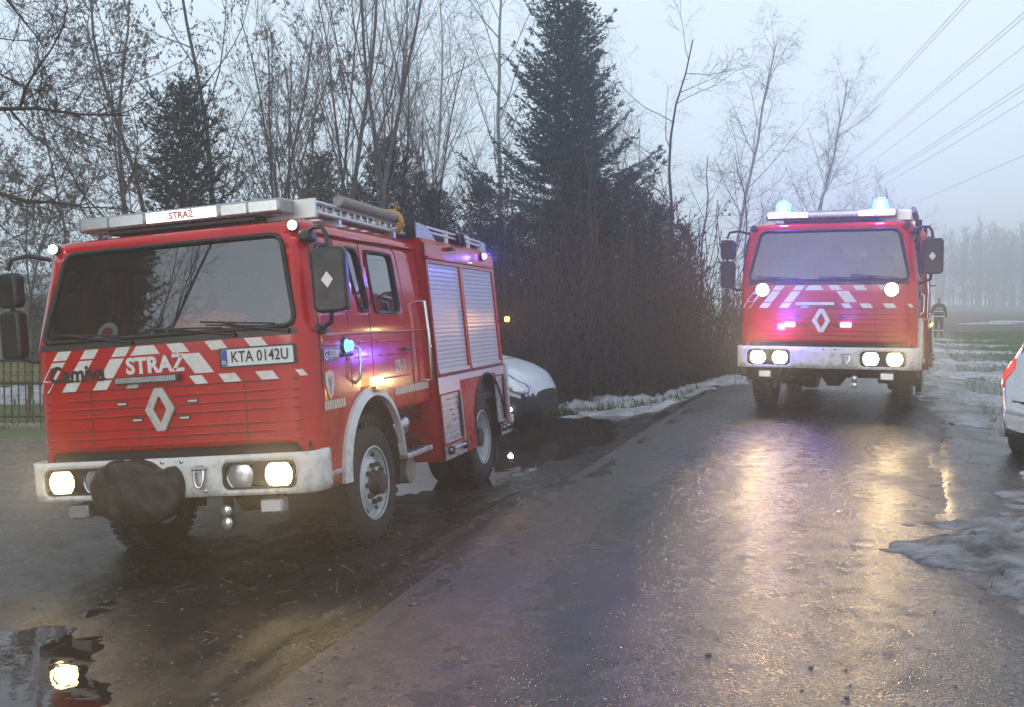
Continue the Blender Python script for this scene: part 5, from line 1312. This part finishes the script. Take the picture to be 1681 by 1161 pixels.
# --- limbs of a tree standing just left of the fire engine, reaching into view
def limb_tree():
    rnd = random.Random(77); tr = Tubes(); cw = Tubes(); D = 10.5; base = Vector((-7.0, 10.8, -.5))
    def px(l): return [at(a, b, D + dd) for a, b, dd in l]
    tr.add([base, base + Vector((.05, 0, 1.5)), base + Vector((.12, -.05, 3.2)), base + Vector((.1, -.1, 5.0)), base + Vector((.3, -.1, 6.6))], [.17, .15, .12, .08, .03], 9)
    limbs = [([base + Vector((.12, -.05, 2.6))] + px([(-40, 290, 0), (0, 318, -.2), (45, 331, -.3), (90, 332, -.3), (140, 341, -.3)]), .035),
             ([base + Vector((.12, -.05, 3.3))] + px([(-40, 172, 0), (0, 179, -.1), (60, 178, -.2), (130, 188, -.2), (215, 190, -.2)]), .033),
             (px([(33, 178, -.1), (42, 145, -.2), (60, 115, -.3), (85, 80, -.3), (105, 42, -.3), (110, 10, -.4), (106, -40, -.4)]), .016),
             ([base + Vector((.1, -.08, 4.4))] + px([(-30, -60, 0), (8, -5, -.1), (35, 30, -.2), (62, 62, -.3), (72, 80, -.3)]), .02),
             (px([(18, 182, -.1), (50, 220, -.3), (85, 245, -.4), (120, 290, -.5), (135, 320, -.5)]), .012),
             (px([(-20, 110, 0), (10, 128, -.2), (45, 145, -.3), (80, 150, -.3)]), .012),
             (px([(-20, 350, .2), (5, 375, .1), (30, 395, 0), (52, 402, 0)]), .012), (px([(-20, 60, .2), (20, 66, .1), (60, 68, 0)]), .009),
             (px([(70, 178, -.2), (95, 205, -.2), (150, 225, -.2), (220, 250, -.2)]), .011)]
    def twig(p, d, L, r, lev):
        pts = [p]; q = p
        for i in range(5): d = (d + rv(rnd, .22) + Vector((0, 0, .03))).normalized(); q = q + d * L / 5; pts.append(q)
        cw.add(pts, [max(.0022, r * (1 - .15 * i)) for i in range(6)], 3)
        if lev < 2:
            for k in range(4): twig(pts[rnd.randint(1, 5)], (d + rv(rnd, .9)).normalized(), L * rnd.uniform(.4, .65), r * .6, lev + 1)
    for pts, r in limbs:
        tr.add(pts, [max(.004, r * (1 - .8 * i / (len(pts) - 1))) for i in range(len(pts))], 6)
        for i in range(1, len(pts)):
            ax = (pts[i] - pts[i - 1]).normalized()
            for k in range(4): twig(pts[i - 1].lerp(pts[i], rnd.random()), (ax * .8 + rv(rnd, .8) + Vector((0, 0, .25))).normalized(), rnd.uniform(.3, .9), r * .25, 0 if rnd.random() < .6 else 1)
    o = empty('limb_tree', base)
    for nm, tb, mt in (('trunk', tr, 'bark_dark'), ('crown', cw, 'twig_brown')):
        ob = link(nm, tb.mesh(nm, MATS[mt]), None, o); ob.location = -base
    tag(o, 'bare tree with long crooked limbs reaching over towards the cab roof', 'tree')
limb_tree()
# --- far wood in the mist, one mass
fw = Tubes(); rnd = random.Random(5)
for k in range(520):
    D = rnd.uniform(250, 320); px = rnd.uniform(1240, 1900); x = X(px, D); H = rnd.uniform(15, 21) + (3 if rnd.random() < .06 else 0); z0 = .2
    pts = [Vector((x + rnd.uniform(-.15, .15) * i, D, z0 + H * i / 5)) for i in range(6)]; fw.add(pts, [.17 * (1 - .17 * i) for i in range(6)], 3)
    lowt = .06 if rnd.random() < .45 else .35
    for b in range(40):
        t = rnd.uniform(lowt, 1); p = Vector((x, D, z0 + H * t)); d = Vector((rnd.uniform(-1, 1), rnd.uniform(-1, 1), rnd.uniform(.2, 1.3))).normalized(); L = rnd.uniform(1.6, 4.4) * (1.2 - t * .7)
        fw.add([p, p + d * L * .5, p + d * L + Vector((0, 0, .1))], [.09, .07, .04], 3)
tag(link('far_wood', fw.mesh('far_wood', MATS['bark_grey'])), 'misty grey wood on the far side of the field', None, None, 'stuff')

# ------------------------------------------------------------------ iron fence and low building on the left
pm('iron', (.030, .030, .030), .6, metal=.4, var=.3, scale=20)
pm('brass', (.36, .26, .09), .5, metal=.4, var=.3, scale=20)
pm('building_wall', (.13, .125, .095), .9, var=.18, scale=3, bump=.2)
pm('building_roof', (.20, .205, .21), .7, var=.15, scale=5)
pm('concrete', (.24, .23, .215), .85, var=.2, scale=6, bump=.2)
FD = 17.6; fx0, fx1 = -13.5, -4.2
fr = empty('iron_fence', (fx0, FD, z_ground(-8.5, FD) - .02)); fz = 1.33
MB().bx((0, -.09, -.3), (fx1 - fx0, .09, .10)).build('plinth', MATS['concrete'], fr, bevel=.01)
for z in (.22, .78, 1.16): MB().bx((0, -.015, z - .02), (fx1 - fx0, .015, z + .02)).build('rail', MATS['iron'], fr)
pk = MB(); pk.box((0, 0, .66), (.018, .018, 1.16)); pk.lathe([(0, .012), (.03, .028), (.10, .004)], (0, 0, 1.235), (0, 0, 1), 6); pkm = pk.mesh('picket'); pkm.materials.append(MATS['iron'])
rg = MB(); rg.tube([Vector((.052 * math.cos(a), 0, .052 * math.sin(a))) for a in [2 * math.pi * k / 12 for k in range(12)]], .009, 5, closed=True); rg.box((0, 0, 0), (.03, .02, .03)); rgm = rg.mesh('ring_ornament'); rgm.materials.append(MATS['brass'])
npk = int((fx1 - fx0) / .12)
for k in range(npk):
    o = link('picket', pkm, None, fr); o.location = (.06 + .12 * k, 0, 0)
    for z in (.87, 1.02, ):
        o = link('ring_ornament', rgm, None, fr); o.location = (.12 + .12 * k, 0, z + .02)
for k in range(5): MB().bx((k * (fx1 - fx0 - .08) / 4, -.04, -.3), (k * (fx1 - fx0 - .08) / 4 + .08, .04, 1.42)).build('post', MATS['iron'], fr, bevel=.008)
tag(fr, 'dark iron railing with spear tips and brass rings beside the cab', 'fence')
bd = empty('low_building', (-24, 33, -.6)); bw = 11.2
wl_ = cdt([(0, 0), (bw, 0), (bw, 2.35), (0, 2.35)], [[(6.2, .9), (7.6, .9), (7.6, 1.8), (6.2, 1.8)], [(9.0, .2), (10.2, .2), (10.2, 2.1), (9.0, 2.1)]], .6, lambda a, b: Vector((a, 0, b)), 'wall', MATS['building_wall'], bd, thick=-.25)
MB().bx((0, .25, 0), (.25, 6, 2.35)).build('wall', MATS['building_wall'], bd); MB().bx((bw - .25, .25, 0), (bw, 6, 2.35)).build('wall', MATS['building_wall'], bd); MB().bx((0, 6, 0), (bw, 6.25, 2.35)).build('wall', MATS['building_wall'], bd)
MB().prism([(-.4, 2.35), (6.7, 3.15), (6.7, 3.27), (-.4, 2.47)], -.3, bw + .3, lambda a, b, d: Vector((d, a, b))).build('roof', MATS['building_roof'], bd)
w_ = MB().ring_prism(rrect(6.2, .9, 7.6, 1.8, .01, 1), rrect(6.28, .98, 7.52, 1.72, .01, 1), .05, .12, lambda a, b, d: Vector((a, d, b))).build('window_frame', MATS['white_paint'], bd)
MB().bx((6.28, .08, .98), (7.52, .09, 1.72)).build('pane', MATS['lamp_dark'], w_)
MB().bx((9.0, .08, .2), (10.2, .14, 2.1)).build('door', MATS['bark_dark'], bd)
tag(bd, 'low grey outbuilding with a lean-to roof behind the iron railing', 'building')

# ------------------------------------------------------------------ passenger vehicles
def car_body(root, st, paint, trimmat, glassmat, axles, rw, bump_f, bump_r, ws, rear_glass, side_gl, loft_n=120):
    """st: stations x, z0, zb, hb, zt, ht (front to back)"""
    st = sorted(st); X_ = [s[0] for s in st]; C = [[s[k] for s in st] for k in range(1, 6)]
    def smooth_interp(x, k):
        h = .05; return (np.interp(x - h, X_, C[k]) + 2 * np.interp(x, X_, C[k]) + np.interp(x + h, X_, C[k])) / 4
    def sec(x):
        z0, zb, hb, zt, ht = [float(smooth_interp(x, k)) for k in range(5)]
        lo = [(0, z0), (hb * .8, z0), (hb - .03, z0 + .04), (hb - .005, z0 + .12), (hb, z0 + (zb - z0) * .35), (hb + .008, z0 + (zb - z0) * .6), (hb, zb - .10), (hb - .012, zb - .04), (hb - .03, zb)]
        up = [(hb - .03 + (ht - hb + .03) * t, zb + (zt - .05 - zb) * t) for t in (.25, .5, .75, 1.0)]
        tp = [(ht - .03, zt - .02), (ht - .09, zt), (ht * .6, zt + .015), (ht * .3, zt + .022), (0, zt + .025)]
        return lo + up + tp
    xs_ = list(np.linspace(X_[0], X_[-1], loft_n)); V = []; n = 0
    for x in xs_:
        s_ = sec(x); ring = [(x, y, z) for y, z in s_] + [(x, -y, z) for y, z in s_[-2:0:-1]]; n = len(ring); V += ring
    groups = {'body': [], 'bumper': [], 'glass': [], 'rear_bumper': []}
    half = len(sec(0)); 
    for j in range(len(xs_) - 1):
        for i in range(n):
            k = (i + 1) % n; f = (j * n + i, j * n + k, (j + 1) * n + k, (j + 1) * n + i); c = sum((Vector(V[q]) for q in f), Vector()) / 4
            side_i = i if i < half - 1 else n - 1 - i
            if any((c.x - a) ** 2 + (c.z - rw) ** 2 < (rw + .07) ** 2 and abs(c.y) > .55 for a in axles) and c.z < rw * 2 + .1: continue
            g = 'body'
            if c.x > bump_f[0] and (side_i <= 4 or (c.x > bump_f[0] + .40 and c.z < bump_f[1] + .10)): g = 'bumper'
            if c.z < bump_r[1] and c.x < bump_r[0]: g = 'rear_bumper' if bump_r[2] else 'body'
            if side_i >= 12 and ws[0] < c.x < ws[1]: g = 'glass'
            if side_i >= 12 and rear_glass[0] < c.x < rear_glass[1]: g = 'glass'
            if 8 < side_i < 12 and any(a < c.x < b for a, b in side_gl): g = 'glass'
            groups[g].append(f)
    groups['body'].append(tuple(range(n))[::-1]); groups['bumper'].append(tuple((len(xs_) - 1) * n + i for i in range(n)))
    def mk(name, faces, mat):
        used = sorted({i for f in faces for i in f}); mp = {q: a for a, q in enumerate(used)}
        me = bpy.data.meshes.new(name); me.from_pydata([V[q] for q in used], [], [tuple(mp[i] for i in f) for f in faces]); me.validate()
        bm = bmesh.new(); bm.from_mesh(me); bmesh.ops.recalc_face_normals(bm, faces=bm.faces); bm.to_mesh(me); bm.free(); smooth(me, 50)
        return link(name, me, mat, root)
    mk('body', groups['body'], paint); mk('bumper', groups['bumper'], trimmat); mk('windows', groups['glass'], glassmat)
    if groups['rear_bumper']: mk('rear_bumper', groups['rear_bumper'], trimmat)
    def surf(x, z, sg, off=.0):
        s_ = sec(x)[2:13]; zz = [q[1] for q in s_]; yy = [q[0] for q in s_]; return Vector((x, sg * (float(np.interp(z, zz, yy)) + off), z))
    for a in axles:
        for sg in (1, -1):
            hb = float(np.interp(a, X_, C[2]))
            ar = MB().tube([Vector((a + (rw + .075) * math.cos(R(t)), sg * (hb - .004), rw + (rw + .075) * math.sin(R(t)))) for t in range(-15, 196, 10)], .022, 6)
            ar.build('wheel_arch', trimmat, root, sm=60)
            vs = []; fs = []
            for t in range(-15, 196, 15): c, s_ = math.cos(R(t)), math.sin(R(t)); vs += [(a + (rw + .07) * c, sg * (hb - .01), rw + (rw + .07) * s_), (a + (rw + .07) * c, sg * .45, rw + (rw + .07) * s_)]
            m_ = len(vs) // 2
            for k in range(m_ - 1): fs.append((2 * k, 2 * k + 1, 2 * k + 3, 2 * k + 2))
            fs.append(tuple(2 * k + 1 for k in range(m_))); MB().add(vs, fs).build('arch_liner', MATS['chassis'], root)
            w = MB().lathe([(-.19, .19), (-.01, .19), (.0, .205), (-.02, .20), (-.05, .17), (-.03, .07), (-.02, .02)], (0, 0, 0), (0, 1, 0), 24).build('wheel', MATS['rim'], root, sm=40)
            w.location = (a, sg * (hb - .03), rw); w.rotation_euler = (0, 0, 0 if sg > 0 else math.pi)
            MB().lathe([(-.2, .20), (-.2, rw - .04), (-.17, rw), (-.03, rw), (0, rw - .04), (.0, .21), (-.02, .20)], (0, 0, 0), (0, 1, 0), 30, closed=True).build('tyre', MATS['tyre'], w, sm=40)
            for q in range(7):
                an = 2 * math.pi * q / 7; MB().box((.12 * math.cos(an), -.03, .12 * math.sin(an)), (.16, .02, .045), Matrix.Rotation(-an, 3, 'Y')).build('spoke', MATS['rim'], w)
    return surf
pm('van_lamp', (.74, .76, .78), .12, metal=.3, var=.25, scale=25)
van = empty('white_van')
vst = [(.90, .30, .52, .60, .60, .50), (.84, .25, .66, .74, .74, .62), (.70, .23, .80, .84, .90, .70), (.45, .23, .90, .91, 1.02, .74), (.15, .23, .98, .95, 1.10, .78), (-.20, .23, 1.04, .96, 1.17, .80), (-.80, .23, 1.06, .96, 1.66, .78), (-1.25, .23, 1.06, .96, 1.90, .78), (-2.2, .23, 1.06, .96, 1.94, .80), (-3.6, .23, 1.06, .96, 1.93, .80), (-3.85, .28, 1.06, .94, 1.86, .78)]
sf = car_body(van, vst, MATS['van_white'], MATS['van_bumper'], MATS['side_glass'], (0, -2.9), .32, (.36, .50), (-3.7, .5, True), (-1.15, -.2), (-9, -8), ((-1.55, -.65),))
for sg in (1, -1):
    lp = rpoly([(.24, .95), (.48, .945), (.79, .76), (.845, .64), (.74, .61), (.50, .73), (.32, .86)], .04)
    hl_ = cdt(lp, [], .05, lambda x, z: sf(x, z, sg, .008), 'headlight', MATS['van_lamp'], van, thick=.004, sm=60)
    MB().tube([sf(x, z, sg, .008) for x, z in densify(lp, .06)], .008, 5, closed=True).build('headlight_edge', MATS['lamp_dark'], hl_, sm=60)
    MB().lathe([(-.02, .032), (.012, .032), (.02, .02)], sf(.58, .38, sg, .0), (.35, sg, 0), 18).build('fog_light', MATS['lamp_white'], van, sm=50)
    MB().box(Vector((-.55, sg * 1.04, 1.18)), (.10, .18, .22)).build('mirror', MATS['van_bumper'], van, bevel=.03)
MB().tube([Vector((.12, .80, 1.085)), Vector((.16, .40, 1.12)), Vector((.16, -.4, 1.12)), Vector((.12, -.8, 1.085))], .006, 5).build('bonnet_seam', MATS['lamp_dark'], van)
for x, z in ((.1, .6),): MB().tube([sf(.44, .56, -1, .002), sf(.40, .7, -1, .002), sf(.36, .86, -1, .002)], .004, 4).build('wing_seam', MATS['lamp_dark'], van)
vh = R(-20)          # faces right and a little towards the camera; its right side shows
vp = Vector((-.58, 15.55))
van.scale = (.94,) * 3; van.rotation_euler = (0, 0, vh); off = Matrix.Rotation(vh, 3, 'Z') @ Vector((0, -.93, 0)); van.location = (vp.x - off.x, vp.y - off.y, -.30)
point('fog_lamp_light', van, tuple(sf(.62, .38, -1, .06)), .45, (.85, 1, .95), .03)
tag(van, 'white van nosing out behind the fire engine with one fog light lit', 'van')
carr = empty('silver_car')
cst = [(.85, .32, .50, .62, .58, .5), (.75, .24, .62, .78, .72, .62), (.45, .2, .78, .84, .90, .70), (-.1, .2, .90, .87, 1.0, .72), (-.5, .2, .93, .88, 1.06, .72), (-1.15, .2, .94, .88, 1.48, .62), (-1.9, .2, .95, .88, 1.56, .63), (-2.75, .2, .97, .88, 1.53, .62), (-3.05, .22, .97, .87, 1.30, .68), (-3.20, .25, .92, .85, 1.02, .72), (-3.27, .28, .74, .84, .80, .74), (-3.40, .32, .56, .80, .62, .70)]
sc_ = car_body(carr, cst, MATS['car_silver'], MATS['car_silver'], MATS['side_glass'], (0, -2.6), .31, (.5, .5), (-9, 0, False), (-1.1, -.5), (-3.12, -2.78), ((-1.75, -.75), (-2.7, -1.82)))
for sg in (1, -1):
    lp = rpoly([(-3.02, .98), (-3.10, 1.10), (-3.185, .98), (-3.235, .78), (-3.12, .76)], .02)
    tl = cdt(lp, [], .04, lambda x, z: sc_(x, z, sg, .012), 'tail_light', MATS['tail_red'], carr, thick=.006, sm=60)
    lp2 = rpoly([(-3.13, .85), (-3.215, .855), (-3.232, .79), (-3.125, .775)], .01)
    cdt(lp2, [], .04, lambda x, z: sc_(x, z, sg, .02), 'reversing_lens', MATS['clear_lens'], tl)
    MB().box((-.72, sg * .96, 1.02), (.10, .16, .13)).build('mirror', MATS['car_silver'], carr, bevel=.03)
MB().tube([(-3.30, -.8, .64), (-3.415, -.6, .63), (-3.425, 0, .63), (-3.415, .6, .63), (-3.30, .8, .64)], .014, 6).build('bumper_strip', MATS['chassis'], carr, sm=60)
MB().box((-3.36, 0, .80), (.02, .5, .11)).build('number_plate', MATS['plate_white'], carr)
ch = R(56); rear = on_ground(1662, 742, .03); carr.rotation_euler = (0, 0, ch)
q = Matrix.Rotation(ch, 3, 'Z') @ Vector((-3.25, .80, 0)); carr.location = (rear.x - q.x - .07, rear.y - q.y, ground_z(rear.x, rear.y) - .0)
tag(carr, 'silver hatchback parked on the right verge, rear lamp towards the road', 'car')

# ------------------------------------------------------------------ firefighter walking away along the road
pm('uniform', (.022, .026, .050), .85, var=.25, scale=20)
pm('trousers', (.030, .026, .034), .85, var=.25, scale=20)
pm('skin', (.42, .26, .19), .55, var=.08)
pm('hair', (.035, .025, .018), .7, var=.3)
pm('boot', (.012, .012, .012), .5, var=.2)
pm('hi_vis', (.55, .60, .22), .5, var=.1)
pm('silver_tape', (.55, .56, .56), .4, var=.1)
def make_person(loc, rz):
    root = empty('person', loc, rz); V = []; E_ = []; Rd = []
    def v(p, r, par=None):
        V.append(p); Rd.append(r)
        if par is not None: E_.append((par, len(V) - 1))
        return len(V) - 1
    pel = v((0, 0, .98), (.165, .125)); wst = v((0, .0, 1.12), (.155, .115), pel); chs = v((0, .01, 1.32), (.185, .13), wst); ubk = v((0, .01, 1.44), (.17, .11), chs)
    nk = v((0, .0, 1.53), (.065, .065), ubk); hd0 = v((0, -.01, 1.60), (.078, .085), nk); hd1 = v((0, -.015, 1.69), (.085, .10), hd0); v((0, -.01, 1.77), (.055, .06), hd1)
    for sg in (1, -1):
        st_ = .12 * sg
        hp = v((.10 * sg, 0, .92), (.105, .11), pel); kn = v((.11 * sg, -.06 * sg - .03, .50), (.07, .075), hp); an = v((.115 * sg, .07 - .10 * sg, .10), (.055, .06), kn)
        hl_ = v((.115 * sg, .05 - .10 * sg, .045), (.05, .045), an); v((.125 * sg, -.10 - .10 * sg, .04), (.045, .035), hl_)
        sh = v((.20 * sg, .01, 1.43), (.085, .085), ubk); el = v((.28 * sg, .06, 1.15), (.06, .06), sh); wr = v((.30 * sg, -.03, .90), (.042, .045), el); pm_ = v((.305 * sg, -.05, .83), (.035, .045), wr)
        for k, (dy, ln) in enumerate([(-.035, .065), (-.012, .078), (.011, .072), (.033, .055)]):
            f1 = v((.305 * sg, -.05 + dy, .785), (.010, .010), pm_); f2 = v((.298 * sg, -.055 + dy, .785 - ln * .55), (.009, .009), f1); v((.285 * sg, -.055 + dy, .785 - ln), (.008, .008), f2)
        t1 = v((.295 * sg, -.10, .83), (.011, .011), pm_); v((.285 * sg, -.125, .79), (.009, .009), t1)
    me = bpy.data.meshes.new('body'); me.from_pydata(V, E_, [])
    o = link('body', me, None, root); md = o.modifiers.new('skin', 'SKIN'); 
    for i, r in enumerate(Rd): me.skin_vertices[0].data[i].radius = r
    me.skin_vertices[0].data[0].use_root = True
    ss = o.modifiers.new('sub', 'SUBSURF'); ss.levels = 1; ss.render_levels = 1
    dg = bpy.context.evaluated_depsgraph_get(); nm = bpy.data.meshes.new_from_object(o.evaluated_get(dg)); o.modifiers.clear(); o.data = nm; nm.name = 'body'
    nm.materials.clear()
    for k in ('uniform', 'trousers', 'skin', 'boot', 'hair'): nm.materials.append(MATS[k])
    for p in nm.polygons:
        c = p.center
        if c.z > 1.53: p.material_index = 4 if (c.z > 1.70 or c.y > .03) else 2
        elif c.z < .17: p.material_index = 3
        elif abs(c.x) > .24 and c.z < .90: p.material_index = 2
        elif c.z < .93 and abs(c.x) < .25: p.material_index = 1
        p.use_smooth = True
    def band(z, rx, ry, h, mat, name, dx=0, dy=0):
        b_ = MB(); n_ = 20
        b_.ring_prism([(rx * math.cos(2 * math.pi * k / n_), ry * math.sin(2 * math.pi * k / n_)) for k in range(n_)], [((rx - .01) * math.cos(2 * math.pi * k / n_), (ry - .01) * math.sin(2 * math.pi * k / n_)) for k in range(n_)], z, z + h, lambda a, b, d: Vector((dx + a, dy + b, d)))
        b_.build(name, MATS[mat], root, sm=50)
    jk_ = MB().lathe([(0, .215), (.10, .205), (.30, .20), (.45, .20), (.52, .13)], (0, .01, .90), (0, 0, 1), 20).build('jacket', MATS['uniform'], root, sm=60); jk_.scale = (1, .74, 1)
    band(.93, .222, .166, .05, 'silver_tape', 'reflective_band'); band(1.16, .212, .160, .045, 'hi_vis', 'reflective_band')
    for sg in (1, -1): band(.30, .078, .082, .05, 'silver_tape', 'leg_band', .113 * sg, .0 - .09 * sg * .5)
    text('STRAŻ', .095, lambda a, b: Vector((-a, .175, 1.30 + b)), 'back_lettering', MATS['hi_vis'], root, bold=.003) if False else text('STRAŻ', .095, lambda a, b: Vector((a, -.150, 1.30 + b)), 'back_lettering', MATS['hi_vis'], root, bold=.003)
    return root
pz = on_ground(1541, 551, .1); pp = Vector((X(1541, 47), 47))
per = make_person((pp.x, pp.y, ground_z(pp.x, pp.y)), R(-15))
tag(per, 'person in dark firefighter uniform with pale bands walking along the misty road', 'person')

# ------------------------------------------------------------------ overhead wires
wdir = Vector(((1130 - 840.5) / FPX, 1, 0)).normalized()
for k, (px, py, H) in enumerate([(1594, 0, 15.5), (1586, 0, 15.5), (1681, 22, 15.0), (1681, 30, 15.0), (1681, 78, 15.0), (1681, 140, 12.5), (1681, 148, 12.5), (1681, 168, 12.2), (1681, 256, 11.0)]):
    d = ray(px, py); t = (H - CAM_H) / d.z; P0 = Vector((0, 0, CAM_H)) + d * t
    pts = [P0 + wdir * s_ + Vector((0, 0, ((s_ - 20) / 100) ** 2 * .9)) for s_ in range(-60, 131, 10)]
    c = pts[0].copy(); o = MB().tube([p - c for p in pts], .013, 5).build('power_line_wire', MATS['iron'], None, sm=60); o.location = c
    tag(o, 'thin overhead wire crossing the foggy sky above the field', 'wire', 'overhead wires')

# ------------------------------------------------------------------ loose stones, leaf litter, grass
rnd = random.Random(12); gb = Tubes()
st = MB(); ico = [(0, 0, 1), (.9, 0, .3), (.28, .86, .3), (-.73, .53, .3), (-.73, -.53, .3), (.28, -.86, .3), (0, 0, -.6)]
icf = [(0, 1, 2), (0, 2, 3), (0, 3, 4), (0, 4, 5), (0, 5, 1), (6, 2, 1), (6, 3, 2), (6, 4, 3), (6, 5, 4), (6, 1, 5)]
for k in range(2600):
    y = 4.2 + 14 * rnd.random() ** 1.6; x = rnd.uniform(-4, 5.2)
    inr = xl(y) + .3 < x < xr(y) - .3
    if inr and rnd.random() < .72: continue
    s_ = rnd.uniform(.004, .014) * (1.5 if rnd.random() < .08 else 1); z = ground_z(x, y)
    st.add([(x + a * s_ * rnd.uniform(.7, 1.3), y + b * s_ * rnd.uniform(.7, 1.3), z + c * s_ * .6) for a, b, c in ico], icf)
tag(st.build('gravel', pm('stone', (.13, .12, .11), .5, var=.5, scale=2), None, recalc=False), 'loose small stones on the road edge and verge', None, None, 'stuff')
lt = Tubes()
for k in range(1500):
    y = 4.3 + 15 * rnd.random() ** 1.5; x = rnd.uniform(-4.2, 5.5)
    if xl(y) + .2 < x < xr(y) - .2 and rnd.random() < .96: continue
    z = ground_z(x, y) + .006; d = Vector((rnd.uniform(-1, 1), rnd.uniform(-1, 1), rnd.uniform(0, .25))).normalized()
    if rnd.random() < .35: lt.add([Vector((x, y, z)), Vector((x, y, z)) + d * rnd.uniform(.04, .16)], [.003, .002], 3)
    else: lt.leaf(Vector((x, y, z)), d, Vector((0, 0, 1)) + rv(rnd, .3), rnd.uniform(.02, .05), rnd.uniform(.015, .03))
tag(link('leaf_litter', lt.mesh('leaf_litter', MATS['dry_leaf'], False)), 'dead leaves and twigs trodden into the mud', None, None, 'stuff')
pm('grass', (.070, .115, .036), .8, var=.5, scale=1.5)
for k in range(70000):
    y = 13 + 40 * rnd.random() ** .8; dr = .7 + 16 * rnd.random() ** 1.3; x = xr(y) + dr
    if x > X(1760, y) or (dr < 2.2 and rnd.random() < .7 * (1 - (dr - .7) / 1.5)): continue
    z = z_ground(x, y) - .01; h = rnd.uniform(.04, .12); d = (Vector((0, 0, 1)) + rv(rnd, .55)); d.z = abs(d.z); gb.leaf(Vector((x, y, z)), d.normalized(), rv(rnd), h, rnd.uniform(.006, .014))
for k in range(9000):
    y = 18 + 9 * rnd.random(); x = xl(y) - .4 - 7 * rnd.random()
    z = z_ground(x, y) - .01; h = rnd.uniform(.06, .22); d = (Vector((0, 0, 1)) + rv(rnd, .6)); d.z = abs(d.z); gb.leaf(Vector((x, y, z)), d.normalized(), rv(rnd), h, rnd.uniform(.012, .03))
for k in range(7000):
    y = 17 + 12 * rnd.random(); x = rnd.uniform(-14, -4); z = z_ground(x, y) - .01; d = (Vector((0, 0, 1)) + rv(rnd, .5)); d.z = abs(d.z); gb.leaf(Vector((x, y, z)), d.normalized(), rv(rnd), rnd.uniform(.06, .16), rnd.uniform(.015, .03))
tag(link('grass', gb.mesh('grass', MATS['grass'], False)), 'short wet grass of the field and verges', None, None, 'stuff')

# ------------------------------------------------------------------ haze: even fog through the whole place
hz = MB().bx((-235, -45, -1.8), (275, 440, 27)).build('haze', None, None)
hm = bpy.data.materials.new('fog'); hm.use_nodes = True; nt = hm.node_tree; nt.nodes.clear()
ho = nd(nt, 'ShaderNodeOutputMaterial'); pv = nd(nt, 'ShaderNodeVolumePrincipled'); pv.inputs['Color'].default_value = (.965, .98, 1.0, 1); pv.inputs['Density'].default_value = HAZE; pv.inputs['Anisotropy'].default_value = .6
nt.links.new(pv.outputs[0], ho.inputs['Volume']); hz.data.materials.append(hm); tag(hz, kind='stuff')
